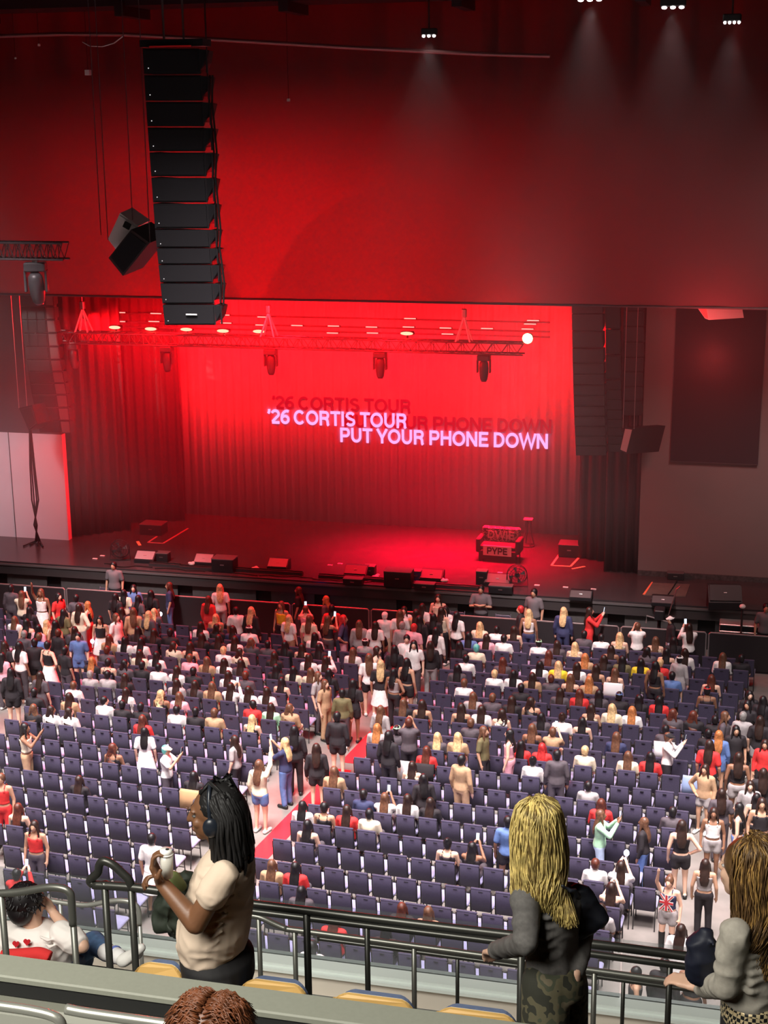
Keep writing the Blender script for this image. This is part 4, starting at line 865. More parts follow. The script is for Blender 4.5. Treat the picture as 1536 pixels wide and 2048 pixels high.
# --- blonde woman walking along the rail
YB = 5.2; base = on_y(1100, 1950, YB); base.z = FZ-.05
W2 = thing('person', 'person with long blonde hair in a charcoal top walking along the handrail', 'person', base)
hc = J(1066, 1662, YB, base); RB = Matrix.Rotation(math.radians(38), 3, 'Z')
sL, sR = J(1050, 1795, 5.08, base), J(1142, 1792, 5.32, base); eL, wL = J(1052, 1885, 4.98, base), J(988, 1902, 5.42, base); eR, wR = J(1165, 1878, 5.3, base), J(1150, 1948, 5.15, base)
m = MB(); head_shape(m, hc, RB); m.cap(J(1090, 1765, YB, base), hc, .055, .055); lofts(m, [(1095, 1770, 70, .07), (1097, 1795, 90, .08), (1100, 1850, 84, .085), (1102, 1900, 80, .085), (1108, 1945, 92, .10)], YB, base)
m.cap(sL, eL, .034, .032); m.cap(eL, wL, .028, .024); m.cap(sR, eR, .034, .032); m.cap(eR, wR, .028, .024)
hand(m, wL, J(966, 1899, 5.62, base)-wL, Vector((0, .3, -1)), .95, .5, 1); hand(m, wR, Vector((0, 0, -1)), Vector((-1, .2, 0)), .95, .5, 1)
inst('body', set_mat(fuse(m, .0075, 3), FAIR), W2); face_bits(W2, hc, RB)
Mch = mat('charcoal knit', (.10, .093, .088), .85, noise=.15, scale=60, bump=.3)
m = MB(); lofts(m, [(1092, 1765, 72, .08), (1096, 1782, 108, .105), (1098, 1800, 128, .12), (1100, 1850, 112, .12), (1102, 1900, 104, .12), (1104, 1925, 108, .125)], YB, base)
m.cap(sL, eL, .058, .049); m.cap(eL, eL.lerp(wL, .93), .048, .036); m.cap(sR, eR, .058, .049); m.cap(eR, eR.lerp(wR, .9), .048, .036)
for k in range(5): m.tube([J(1060+k*8, 1830+k*20, 5.08, base), J(1095, 1838+k*20, 5.07, base), J(1130-k*4, 1830+k*18, 5.1, base)], [.006, .012, .006], n=8)
inst('top', set_mat(wrinkle(fuse(m, .009, 3), .010, 9., 3.), Mch), W2)
Mcam = bpy.data.materials.new('camouflage cloth'); Mcam.use_nodes = True; nt = Mcam.node_tree; v = nt.nodes.new('ShaderNodeTexNoise'); v.inputs['Scale'].default_value = 11; cr = nt.nodes.new('ShaderNodeValToRGB'); cr.color_ramp.interpolation = 'CONSTANT'
e = cr.color_ramp.elements; e[0].color = (.02, .02, .012, 1); e[1].position = .47; e[1].color = (.085, .075, .04, 1); z = e.new(.56); z.color = (.045, .05, .028, 1); z = e.new(.65); z.color = (.12, .10, .06, 1)
tc = nt.nodes.new('ShaderNodeTexCoord'); nt.links.new(tc.outputs['Object'], v.inputs['Vector']); nt.links.new(v.outputs['Fac'], cr.inputs['Fac']); nt.links.new(cr.outputs['Color'], nt.nodes['Principled BSDF'].inputs['Base Color']); nt.nodes['Principled BSDF'].inputs['Roughness'].default_value = .85
kn = [J(1090, 2010, 5.0, base), J(1138, 2020, 5.3, base)]
m = MB(); lofts(m, [(1104, 1915, 104, .125), (1110, 1945, 122, .145), (1112, 1975, 124, .15)], YB, base)
for q, hp_ in enumerate((J(1092, 1968, 5.13, base), J(1128, 1968, 5.28, base))): k_ = kn[q]; k_ = Vector((k_.x, k_.y, .50)); m.cap(hp_, k_, .098, .085, 14); m.cap(k_, (k_.x+(.0 if q == 0 else .08), k_.y, .1), .085, .075, 14)
inst('trousers', set_mat(fuse(m, .011, 2), Mcam), W2)
m = MB()
for q in (0, 1): k_ = kn[q]; m.cap((k_.x+(.02 if q == 0 else .10), k_.y, .05), (k_.x-(.13 if q == 0 else .04), k_.y+.06, .045), .047, .04)
inst('shoes', set_mat(fuse(m, .01, 2), Mshoe), W2)
Mbl = mat('blonde strands', (.60, .46, .16), .4, noise=.45, scale=30); Mbl2 = mat('dark blonde strands', (.22, .15, .05), .45, noise=.3, scale=30)
def long_hair(parent, hc, R, base, Y, ends, m1, m2, seed, mid=None, n=260, spread=1.0):
    m = MB(); m.ell(hc+R@Vector((0, -.02, .035)), (.090, .104, .100), R, 18, 12); m.ell(hc+R@Vector((0, -.045, -.03)), (.085, .08, .11), R, 18, 12); o1 = m.build('hair', m1, parent, smooth=True)
    for ml, sd, nn in ((m1, seed, n), (m2, seed+1, n//2)):
        roots = []
        for k in range(13):
            a = math.radians(-125+250*k/12); s_, c_ = math.sin(a), math.cos(a); f = k/12
            top = hc+R@Vector((s_*.02, -.02-c_*.02, .135)); side = hc+R@Vector((s_*.092, -.035-c_*.085, .02)); low = hc+R@Vector((s_*.10, -.05-c_*.085, -.10))
            e = J(ends[0][0]+(ends[1][0]-ends[0][0])*f, ends[0][1]+(ends[1][1]-ends[0][1])*f+14*math.sin(f*9), Y-.12, base)
            roots.append([top, hc+R@Vector((s_*.07, -.03-c_*.07, .105)), side, low, low.lerp(e, .5)+Vector((0, -.02, 0)), e])
        m = MB(); strands(m, roots, nn*2, .0030, sd, .017); m.build('hair_strand_layer', ml, o1, smooth=True)
    return o1
long_hair(W2, hc, RB, base, YB, ((1030, 1815), (1150, 1838)), Mbl, Mbl2, 3, n=420)
o = on_y(1175, 1800, 5.25); F = lambda x, y, Y=5.25: on_y(x, y, Y)-o; m = MB()
m.cap(F(1158, 1785), F(1192, 1832), .035, .05); m.cap(F(1160, 1800), F(1165, 1850), .06, .05); m.cap(F(1192, 1832), F(1160, 1855), .045, .05); m.tube([F(1120, 1772, 5.08), F(1146, 1780, 5.1), F(1162, 1800, 5.15)], .012, n=8)
oo = bpy.data.objects.new('shoulder_bag', set_mat(wrinkle(fuse(m, .009, 3), .012, 12.), mat('black bag leather', (.008, .009, .014), .5))); COL.objects.link(oo); oo.location = o; tag(oo, 'slouchy black shoulder bag on the arm of the blonde person', 'bag')
# --- brunette at the right edge
YR = 4.98; base = on_y(1500, 1950, YR); base.z = FZ-.05
W3 = thing('person', 'person with long brown hair in a pale grey top at the right edge, navy bag', 'person', base)
hc = J(1494, 1742, YR, base); RR = Matrix.Rotation(math.radians(62), 3, 'Z'); sL = J(1470, 1868, 4.83, base); eL = J(1452, 1970, 4.85, base); wL = J(1400, 1975, 5.15, base)
m = MB(); head_shape(m, hc, RR); m.cap(J(1505, 1850, YR, base), hc, .058, .055); lofts(m, [(1505, 1855, 70, .07), (1505, 1875, 100, .09), (1505, 1950, 90, .09), (1507, 2010, 100, .10)], YR, base)
m.cap(sL, eL, .034, .034); m.cap(eL, wL, .030, .026); hand(m, wL, Vector((-1, .35, .1)), Vector((0, .2, -1)), .95, .6, 1); m.cap(J(1540, 1868, 5.13, base), J(1560, 1960, 5.1, base), .038, .034); m.cap(J(1560, 1960, 5.1, base), J(1545, 2040, 5.05, base), .04, .03)
inst('body', set_mat(fuse(m, .0085, 3), FAIR), W3); face_bits(W3, hc, RR)
Mlg = mat('pale grey knit', (.36, .33, .28), .85, noise=.1, scale=50, bump=.3)
m = MB(); lofts(m, [(1505, 1848, 76, .085), (1505, 1868, 122, .115), (1503, 1900, 130, .13), (1503, 1960, 122, .13), (1505, 1992, 126, .13)], YR, base)
m.cap(sL, eL, .058, .052); m.cap(eL, eL.lerp(wL, .85), .050, .040); m.cap(J(1540, 1868, 5.13, base), J(1560, 1960, 5.1, base), .058, .052)
for k in range(5): m.tube([J(1478, 1900+k*18, 4.845, base), J(1500, 1912+k*18, 4.84, base), J(1535, 1905+k*18, 4.87, base)], [.006, .013, .006], n=8)
inst('top', set_mat(wrinkle(fuse(m, .009, 3), .010, 9., 5.), Mlg), W3)
Msk = bpy.data.materials.new('gold mesh skirt'); Msk.use_nodes = True; nt = Msk.node_tree; b_ = nt.nodes['Principled BSDF']; br = nt.nodes.new('ShaderNodeTexChecker'); br.inputs['Scale'].default_value = 75; br.inputs['Color1'].default_value = (.02, .02, .02, 1); br.inputs['Color2'].default_value = (.75, .6, .35, 1)
tc = nt.nodes.new('ShaderNodeTexCoord'); nt.links.new(tc.outputs['Object'], br.inputs['Vector']); nt.links.new(br.outputs[0], b_.inputs['Base Color']); b_.inputs['Metallic'].default_value = .5; b_.inputs['Roughness'].default_value = .35
m = MB(); lofts(m, [(1507, 1985, 124, .13), (1508, 2010, 136, .145), (1508, 2032, 138, .15)], YR, base); inst('mesh_waistband', set_mat(fuse(m, .011, 2), Msk), W3)
m = MB(); lofts(m, [(1508, 2022, 134, .145), (1508, 2080, 140, .15), (1508, 2180, 150, .16)], YR, base)
for q in (-.09, .09): a = J(1508, 2150, YR, base)+Vector((q, 0, 0)); m.cap(a, (a.x, a.y, .1), .085, .06)
inst('trousers', set_mat(fuse(m, .012, 2), Mblk2), W3)
Mbr = mat('brown strands', (.095, .05, .018), .45, noise=.4, scale=25); Mbr2 = mat('golden brown strands', (.30, .17, .05), .45, noise=.4, scale=25)
long_hair(W3, hc, RR, base, YR, ((1462, 1895), (1545, 1945)), Mbr, Mbr2, 17, n=420)
o = on_y(1400, 1910, 5.0); F = lambda x, y, Y=5.0: on_y(x, y, Y)-o; m = MB()
m.cap(F(1412, 1868), F(1396, 1900), .028, .048); m.cap(F(1402, 1895), F(1398, 1945), .058, .05); m.cap(F(1412, 1900), F(1410, 1950), .05, .045); m.tube([F(1420, 1870), F(1440, 1925, 4.86), F(1430, 1970, 4.95)], .008, n=8)
oo = bpy.data.objects.new('handbag', set_mat(wrinkle(fuse(m, .009, 3), .010, 11.), mat('navy bag fabric', (.008, .010, .022), .6))); COL.objects.link(oo); oo.location = o; tag(oo, 'rounded navy bag hanging at the forearm of the brunette at the right edge', 'bag')
# --- seated man in the heart shirt
YM = 6.95; base = on_y(70, 1920, YM); base.z = 10.2
W4 = thing('person', 'person with black hair in a white tee with red hearts, sitting with legs crossed', 'person', base)
hc = J(56, 1806, YM, base); RM = Matrix.Rotation(math.radians(-35), 3, 'Z')
sL, sR = J(15, 1868, 6.95, base), J(124, 1866, 6.9, base); eR, wR = J(164, 1892, 6.85, base), J(108, 1828, 7.02, base); eL, wL = J(-5, 1920, 6.9, base), J(40, 1935, 7.1, base)
kR = J(188, 1885, 7.2, base); fR = J(232, 1912, 6.95, base)
m = MB(); head_shape(m, hc, RM); m.cap(J(66, 1858, YM, base), hc, .06, .058); lofts(m, [(66, 1860, 50, .08), (66, 1875, 90, .12), (68, 1905, 84, .12), (75, 1935, 84, .12)], YM, base)
m.cap(sR, sR.lerp(eR, .6), .036, .036); m.cap(sR.lerp(eR, .5), eR, .044, .042); m.cap(eR, wR, .042, .028); m.cap(sL, eL, .036, .038); m.cap(eL, wL, .04, .028)
hand(m, wR, J(92, 1802, 7.05, base)-wR, Vector((-1, .3, .2)), .95, .6, 1); hand(m, wL, Vector((1, .1, -.1)), Vector((0, .2, -1)), .95, .5, 1); m.cap(J(210, 1905, 7.1, base), fR, .045, .04)
inst('body', set_mat(fuse(m, .0075, 3), FAIR), W4); face_bits(W4, hc, RM)
Mwt = mat('white cotton tee', (.80, .74, .70), .85, bump=.2, scale=10)
m = MB(); lofts(m, [(66, 1848, 52, .085), (70, 1860, 112, .13), (72, 1882, 132, .15), (74, 1915, 132, .16), (78, 1945, 130, .17)], YM, base); m.cap(sR, sR.lerp(eR, .62), .074, .078); m.cap(sL, sL.lerp(eL, .7), .074, .078)
for k in range(3): m.tube([J(78+k*8, 1872+k*12, YM-.14, base), J(95+k*4, 1880+k*14, YM-.14, base), J(112, 1878+k*12, YM-.12, base)], [.005, .011, .005], n=8)
tee = inst('tee', set_mat(wrinkle(fuse(m, .008, 3), .010, 8., 7.), Mwt), W4)
for hx, hy in ((31, 1889), (53, 1885)):
    p = J(hx, hy, YM-.158, base); hm = MB(); pts = []
    for k in range(16): a = 2*PI*k/16; pts.append((.0013*16*math.sin(a)**3, .0013*(13*math.cos(a)-5*math.cos(2*a)-2*math.cos(3*a)-math.cos(4*a))))
    hm.extrude(pts, p, (1, 0, 0), (0, 0, 1), (0, .012, 0)); hm.build('heart_print', mat('red print', (.6, .02, .03), .6), tee)
Mjn = mat('blue denim', (.07, .13, .25), .8, noise=.25, scale=25)
m = MB(); lofts(m, [(78, 1935, 104, .15), (85, 1965, 110, .17)], YM, base); m.cap(J(110, 1930, 7.0, base), kR, .09, .07); m.cap(kR, J(214, 1905, 7.05, base), .068, .055)
k2 = J(165, 1920, 7.45, base); m.cap(J(95, 1940, 7.1, base), k2, .09, .07); m.cap(k2, (k2.x+.02, k2.y, .12), .07, .055)
inst('jeans', set_mat(fuse(m, .0095, 2), Mjn), W4)
m = MB(); m.cap(J(212, 1904, 7.02, base), J(238, 1913, 6.93, base), .050, .045); m.build('sock', mat('white sock', (.75, .73, .72), .8), W4, smooth=True)
m = MB(); q = J(232, 1907, 6.97, base); q2 = J(236, 1919, 6.9, base); m.cyl(J(228, 1909, 6.96, base), J(231, 1910, 6.955, base), .0525, n=16); m.build('sock_stripe', mat('blue stripe', (.15, .2, .55), .7), W4, smooth=True)
m = MB(); m.cap(J(246, 1921, 6.9, base), J(275, 1906, 6.92, base), .040, .036); m.cap(J(250, 1926, 6.88, base), J(282, 1896, 6.9, base), .02, .028); a = k2; m.cap((a.x+.02, a.y, .05), (a.x+.05, a.y+.16, .05), .045, .04)
inst('sneakers', set_mat(fuse(m, .009, 2), mat('white leather', (.72, .70, .66), .45)), W4)
m = MB(); q = random.Random(9); m.ell(hc+RM@Vector((0, -.02, .035)), (.092, .104, .100), RM, 18, 12); m.ell(hc+RM@Vector((0, -.05, -.03)), (.084, .072, .085), RM, 16, 12)
for k in range(160):
    a = q.uniform(0, 6.28); ph = q.uniform(-.5, 1.5); d = RM@Vector((math.cos(a)*math.cos(ph)*.09, math.sin(a)*math.cos(ph)*.1-.02, math.sin(ph)*.098+.03))
    if (RM.inverted()@d).y > .06: continue
    p = hc+d; m.cap(p, p+d.normalized()*.012+Vector((q.uniform(-.012, .012), q.uniform(-.012, .012), -.02)), .009, .003, 5)
m.build('hair', mat('black short hair', (.008, .006, .007), .5), W4, smooth=True)
o = on_y(50, 1920, 6.72); F = lambda x, y, Y=6.72: on_y(x, y, Y)-o; m = MB(); m.tube(smooth_path([F(5, 1912), F(30, 1911), F(60, 1909), (F(80, 1908)), F(100, 1916)]), .04, n=10); m.tube(smooth_path([F(15, 1922), F(50, 1920), F(95, 1923)]), .045, n=10)
oo = bpy.data.objects.new('sweatshirt', set_mat(fuse(m, .01, 2), mat('red fleece', (.62, .03, .03), .9))); COL.objects.link(oo); oo.location = o; tag(oo, 'red garment draped over the seat behind the person in the heart tee', 'garment')
m = thing('theatre_seat', 'theatre seat under the person in the heart tee', 'seat', (on_y(70, 1920, YM).x, YM+.05, 10.2)); MB().rbox((0, .05, .28), (.5, .46, .1), .05).build('seat_cushion', Mblue, m); MB().rbox((0, -.28, .22), (.5, .05, .25), .03).build('wood_back', Mwood, m); MB().box((0, 0, .12), (.4, .3, .24)).build('stand', Mblackf, m)
# --- head at the bottom edge
YH = 3.62; base = on_y(425, 2060, YH); base.z = 11.6; W5 = thing('person', 'person with tousled reddish brown hair, only the crown showing at the bottom edge', 'person', base)
hc = J(425, 2068, YH, base); RZ = Matrix.Rotation(0, 3, 'Z'); m = MB(); head_shape(m, hc, RZ, .95); m.cap(hc+Vector((0, -.02, -.17)), hc, .055, .055)
z0 = hc.z; m.rings([ring((0, -.02+hc.y, max(.05, z0-.72)), .16, .11), ring((0, -.02+hc.y, z0-.5), .14, .10), ring((0, -.02+hc.y, z0-.22), .17, .10)]); inst('body', set_mat(fuse(m, .010, 2), FAIR), W5)
m = MB(); m.rings([ring((0, -.02+hc.y, max(.03, z0-.74)), .18, .13), ring((0, -.02+hc.y, z0-.5), .16, .12), ring((0, -.02+hc.y, z0-.24), .19, .115), ring((0, -.02+hc.y, z0-.19), .10, .08)]); inst('top', set_mat(fuse(m, .012, 2), TM['d']), W5)
m = MB(); q = random.Random(21); m.ell(hc+Vector((0, -.015, .03)), (.088, .10, .096), RZ, 18, 12); m.ell(hc+Vector((0, -.03, -.04)), (.085, .08, .10), RZ)
for k in range(900):
    a = q.uniform(0, 6.28); ph = q.uniform(.1, 1.5); d = Vector((math.cos(a)*math.cos(ph)*.088, math.sin(a)*math.cos(ph)*.10-.015, math.sin(ph)*.098+.03)); p = hc+d; s_ = 1 if d.x > 0 else -1
    m.tube([p, p+Vector((s_*.025+q.uniform(-.01, .01), q.uniform(-.01, .01), .012)), p+Vector((s_*.055, q.uniform(-.02, .02), -.02+q.uniform(-.01, .01)))], [.0032, .003, .001], n=4)
m.build('hair', mat('reddish brown hair', (.14, .045, .018), .4, noise=.4, scale=30), W5, smooth=True)
# ---------------------------------------------------------------- stage front, barricade
Mfas = mat('stage fascia grey', (.085, .078, .078), .7, noise=.1)
struct('wall_stage_front', MB().span((-45, FRONT+.25, 0), (20, FRONT+.35, DECK-.12)), M_black)
struct('trim_8', MB().span((-45, FRONT, DECK-.42), (20, FRONT+.06, DECK-.121)), mat('stage lip', (.05, .042, .042), .6))
struct('trim_9', MB().span((-45, FRONT-.03, DECK-.13), (20, FRONT, DECK-.06)), mat('stage edge strip', (.12, .11, .11), .5))
x = -26.0; k = 0
while x < 3:
    w = 1.9 if k % 2 else 2.6
    tag(MB().box((x+w/2, FRONT+.16, .49), (w-.5, .05, .98)).build('fascia_panel', Mfas), 'grey removable panel closing the front of the stage under the lip', 'panel', 'grey panels under the stage lip'); x += w; k += 1
Mbar_ = mat('barricade black', (.022, .019, .021), .5); Mbt = mat('barricade rail', (.30, .28, .28), .4, metal=.5)
names = ['at the far left', 'second from the far left', 'third from the far left', 'fourth from the far left', 'fifth from the far left', 'sixth from the far left, mid stage', 'seventh from the far left', 'eighth from the far left', 'ninth from the far left', 'tenth from the far left', 'at the far right']
for k in range(11):
    x0 = -25.2+k*2.44; t = thing('crowd_barrier', 'black crowd barrier section before the stage, '+names[k], 'barrier', (x0+1.2, 40.6, 0), 0, 'crowd barriers before the stage')
    MB().box((0, 0, .56), (2.36, .04, 1.02)).build('panel', Mbar_, t); MB().tube([(-1.18, 0, .3), (-1.18, 0, 1.06), (-1.14, 0, 1.1), (1.14, 0, 1.1), (1.18, 0, 1.06), (1.18, 0, .3)], .025, n=6).build('top_rail', Mbt, t)
    for q in (-.9, .9): MB().cyl((q, .03, 1.0), (q, .75, .03), .022, n=6).build('brace', Mbar_, t)
    MB().box((0, .38, .015), (2.3, .8, .03)).build('foot_plate', Mbar_, t)
# guards
def guard(label, x, y, yaw, kind, Y=41.35, bend=False):
    p = on_y(x, y, Y); t = thing('person', label, 'person', (p.x, Y, max(0, p.z-1.70)), yaw); F = get_fig(kind, 0); t.scale = (1.12, 1.12, 1.1)
    inst('body', F['body'], t, SK[1]); inst('hair', F['hair_short'], t, HM['k']); inst('polo_shirt', F['top_tee'], t, mat('grey polo cotton', (.15, .13, .14), .8)); inst('trousers', F['pants'], t, TM['k']); inst('shoes', F['shoes'], t, Mshoed); return t
guard('guard in a grey polo standing behind the barrier at the pale board end', 228, 1146, PI, 'stand')
guard('guard in a grey polo with arms crossed standing behind the barrier', 962, 1190, PI, 'guard')
guard('guard in a grey polo leaning at the barrier beside two empty metal chairs', 1068, 1197, PI-.3, 'stand')
guard('guard in a dark grey polo sitting by the road case at the right end', 1532, 1226, PI, 'stand')
Mfc = mat('folding chair metal', (.14, .13, .18), .4, metal=.4)
def fold_chair(label, x, y):
    p = on_y(x, y, 41.5); t = thing('folding_chair', label, 'chair', (p.x, 41.5, 0), PI)
    MB().rbox((0, -.2, .72), (.44, .22, .025), .05, Matrix.Rotation(PI/2-.15, 3, 'X')).build('backrest', Mfc, t); MB().rbox((0, 0, .44), (.42, .40, .03), .06).build('seat', Mfc, t)
    for q in (-1, 1): m = MB(); m.tube([(q*.22, .2, 0), (q*.22, -.05, .44), (q*.22, -.24, .85)], .012, n=5); m.build('leg', Mfc, t); m = MB(); m.tube([(q*.2, -.25, 0), (q*.2, .12, .44)], .012, n=5); m.build('leg', Mfc, t)
fold_chair('empty metal folding chair just left of the guard with crossed arms', 912, 1222); fold_chair('empty metal folding chair between the crossed arm guard and the leaning guard', 1004, 1228); fold_chair('empty metal folding chair beside the guard at the pale board end', 206, 1163)
# ---------------------------------------------------------------- things on the stage
def deck(x, y): return on_z(x, y, DECK)
Mwg = mat('monitor wedge grille', (.085, .08, .082), .5, bump=.3, scale=40)
def wedge(label, x, y, w=.62, h=.32, d=.45, yaw=0., m1=Mwg):
    t = thing('stage_monitor', label, 'speaker', deck(x, y), yaw)
    prof = [(-d*.5, 0), (d*.5, 0), (d*.5, h), (d*.15, h), (-d*.5, h*.35)]; MB().rings([[Vector((-w/2, a, b)) for a, b in prof], [Vector((w/2, a, b)) for a, b in prof]]).build('cabinet', Mspk, t)
    MB().rings([[Vector((-w*.46, -d*.46, h*.40)), Vector((w*.46, -d*.46, h*.40)), Vector((w*.46, d*.12, h*1.0)), Vector((-w*.46, d*.12, h*1.0))], [Vector((-w*.46, -d*.50, h*.46)), Vector((w*.46, -d*.50, h*.46)), Vector((w*.46, d*.08, h*1.06)), Vector((-w*.46, d*.08, h*1.06))]]).build('grille', m1, t)
    MB().box((0, -d*.22, h*.75), (.09, .02, .03), Matrix.Rotation(.8, 3, 'X')).build('badge', Msteel, t); return t
Mwl = mat('worn light grille', (.30, .26, .27), .5)
wedge('first pale faced monitor wedge on the stage edge from the pale boards', 293, 1123, .66, m1=Mwl); wedge('second pale faced monitor wedge from the pale boards', 410, 1129, .62, m1=Mwl)
wedge('third pale faced monitor wedge from the pale boards', 558, 1138, .66, m1=Mwl); wedge('dark monitor wedge left of the tallest stage edge box', 713, 1152, .72)
wedge('dark monitor wedge right of the tallest stage edge box', 864, 1161, .72); wedge('dark monitor wedge next to the round fan on the sofa side', 996, 1170, .80)
wedge('large dark wedge alone on the grey wall side of the stage edge', 1448, 1214, .95, .62, .55, .15, Mspk); wedge('low dark wedge by the small white lamp', 1326, 1208, .66, .22); wedge('low black wedge on the lip below the orange taped rug', 1162, 1197, .66, .22)
def case(label, x, y, d, cat='box', name='equipment_box', mt=None, lid=True):
    t = thing(name, label, cat, deck(x, y)); MB().rbox((0, 0, d[2]/2), d, .03).build('body', mt or Mspk, t)
    if lid: MB().rbox((0, 0, d[2]+.01), (d[0]*1.02, d[1]*1.02, .03), .03).build('lid', Mwg, t)
    MB().box((0, -d[1]/2-.01, d[2]*.6), (.12, .02, .03)).build('handle', Msteel, t); return t
case('black box beside the first pale wedge', 326, 1122, (.45, .3, .28)); case('square black speaker box between the second and third pale wedges', 450, 1141, (.72, .5, .42)); case('black box beside the second pale wedge', 434, 1128, (.3, .25, .2))
case('small black box beside the dark wedge left of mid stage', 740, 1149, (.36, .3, .28)); case('tallest black box on the stage edge, between two dark wedges', 798, 1171, (.84, .5, .48)); case('small box catching blue light beside the tallest box', 834, 1160, (.3, .3, .3), mt=mat('box painted blue lit', (.05, .05, .14), .4))  # blue light on the last small box is put into its base colour
case('small black box left of the wedge next to the fan', 964, 1168, (.34, .3, .42)); case('low flat box hanging at the lip beneath the fan side wedge', 1002, 1185, (.72, .3, .22)); case('low flat box at the lip under the wedge right of mid stage', 850, 1178, (.62, .3, .18)); case('low flat box at the lip left of mid stage', 707, 1168, (.6, .3, .18))
Mtray = mat('cable tray', (.04, .03, .032), .5)
for lab, (a, b) in (('flat cable tray along the stage edge near the first wedge', ((300, 1131), (362, 1135))), ('flat cable tray between the second wedge and the square box', ((362, 1136), (440, 1143))), ('flat cable tray left of mid stage, before the third wedge', ((470, 1142), (606, 1150))), ('flat cable tray crossing mid stage edge', ((640, 1153), (770, 1165))), ('flat cable tray between the tall box and the fan', ((818, 1170), (965, 1180)))):
    p, q = deck(*a), deck(*b); t = thing('cable_tray', lab, 'tray', (p+q)/2); MB().box((0, 0, .05), ((q-p).length, .16, .1)).build('tray_body', Mtray, t); MB().tube([((q-p).length*(k/8-.5), .02*math.sin(k*2.3), .12) for k in range(9)], .02, n=5).build('cable', Mcab, t)
rk = random.Random(2)
for k in range(7):
    a = deck(200+k*105, 1134+k*7.2); a.y = max(a.y, 42.25); m = MB(); m.tube(smooth_path([a+Vector((j*.28, rk.uniform(-.12, .12), .02)) for j in range(7)], 3), .016, n=5)
    tag(m.build('stage_cable', Mcab), 'black cable snaking along the stage edge among the wedges', 'cable', 'cables along the stage edge')
for lab, x, y in (('crumpled white towel beside the second pale wedge', 384, 1132), ('crumpled white towel left of the third pale wedge', 512, 1141), ('white towel beside the small box left of mid stage', 750, 1157), ('crumpled white towel right of the mid stage wedge', 889, 1166)):
    o = MB(); q = random.Random(x)
    for j in range(7): o.ell((q.uniform(-.09, .09), q.uniform(-.06, .06), .05+q.uniform(0, .05)), (.07, .05, .05), nu=8, nv=6)
    me = set_mat(fuse(o, .02, 1), mat('white towel', (.75, .66, .64), .9)); ob = bpy.data.objects.new('towel', me); COL.objects.link(ob); ob.location = deck(x, y); tag(ob, lab, 'towel')
def fan(label, x, y, s=.3):
    t = thing('stage_fan', label, 'fan', deck(x, y), .2); m = MB()
    for r in (1, .75, .5, .25): m.tube([(s*r*math.cos(a), -.06*(1-r), s*1.25+s*r*math.sin(a)) for a in [2*PI*k/20 for k in range(21)]], .008, n=5)
    m.tube([(s*math.cos(a), .14, s*1.25+s*math.sin(a)) for a in [2*PI*k/20 for k in range(21)]], .012, n=5)
    for k in range(10): a = 2*PI*k/10; m.cyl((0, -.06, s*1.25), (s*math.cos(a), 0, s*1.25+s*math.sin(a)), .006, n=4); m.cyl((s*math.cos(a), 0, s*1.25+s*math.sin(a)), (s*math.cos(a), .14, s*1.25+s*math.sin(a)), .006, n=4)
    m.build('cage', Mspk, t); MB().cyl((0, .02, s*1.25), (0, .16, s*1.25), .07, n=12).build('motor', Mspk, t)
    for k in range(4): a = PI/2*k+.3; MB().rings([[Vector((.06*math.cos(a), .06, s*1.25+.06*math.sin(a))), Vector((s*.85*math.cos(a-.25), .04, s*1.25+s*.85*math.sin(a-.25))), Vector((s*.85*math.cos(a+.25), .08, s*1.25+s*.85*math.sin(a+.25)))], [Vector((.06*math.cos(a), .07, s*1.25+.06*math.sin(a))), Vector((s*.85*math.cos(a-.25), .05, s*1.25+s*.85*math.sin(a-.25))), Vector((s*.85*math.cos(a+.25), .09, s*1.25+s*.85*math.sin(a+.25)))]]).build('blade', Mwg, t)
    m = MB(); m.tube([(-s, .07, s*1.25), (-s*1.1, .07, .02), (s*1.1, .07, .02), (s, .07, s*1.25)], .014, n=5); m.build('stand', Mspk, t)
fan('round floor fan beside the last dark wedge, sofa side', 1034, 1175); fan('round floor fan near the first pale wedge', 240, 1122)
# sofa
t = thing('sofa', 'small dark sofa covered in graffiti cloths standing on the stage', 'sofa', deck(999, 1118), -.05); Msf = mat('black sofa fabric', (.03, .022, .022), .8); Mgf = bpy.data.materials.new('graffiti cloth'); Mgf.use_nodes = True; nt = Mgf.node_tree
v = nt.nodes.new('ShaderNodeTexNoise'); v.inputs['Scale'].default_value = 7; v.inputs['Distortion'].default_value = 2.5; cr = nt.nodes.new('ShaderNodeValToRGB'); cr.color_ramp.interpolation = 'CONSTANT'; e = cr.color_ramp.elements; e[0].color = (.02, .016, .015, 1); e[1].position = .50; e[1].color = (.36, .26, .24, 1); z = e.new(.60); z.color = (.04, .025, .025, 1)
tc = nt.nodes.new('ShaderNodeTexCoord'); nt.links.new(tc.outputs['Object'], v.inputs['Vector']); nt.links.new(v.outputs['Fac'], cr.inputs['Fac']); nt.links.new(cr.outputs[0], nt.nodes['Principled BSDF'].inputs['Base Color'])
MB().rbox((0, .3, .74), (1.25, .2, .50), .08).build('backrest', Mgf, t); MB().rbox((0, 0, .44), (1.2, .62, .16), .08).build('seat', Msf, t)
for q in (-1, 1): MB().rbox((q*.64, 0, .5), (.15, .68, .46), .06).build('armrest', Msf, t)
MB().box((0, -.32, .20), (1.2, .04, .28)).build('front_panel', Msf, t)
for qx in (-.6, .6):
    for qy in (-.28, .28): MB().cyl((qx, qy, 0), (qx, qy, .3), .02, n=6).build('leg', Msf, t)
cl = MB().rbox((.0, -.35, .37), (.92, .03, .33), .01).build('painted_cloth', mat('pale painted cloth', (.55, .45, .44), .8), t)
mb, w = stroke_text('PYPE', .10); mb.v = [(-.34+a*.68/w, -.37+b*.2, .26+c*.22) for a, b, c in mb.v]; mb.build('painted_letters', M_black, cl)
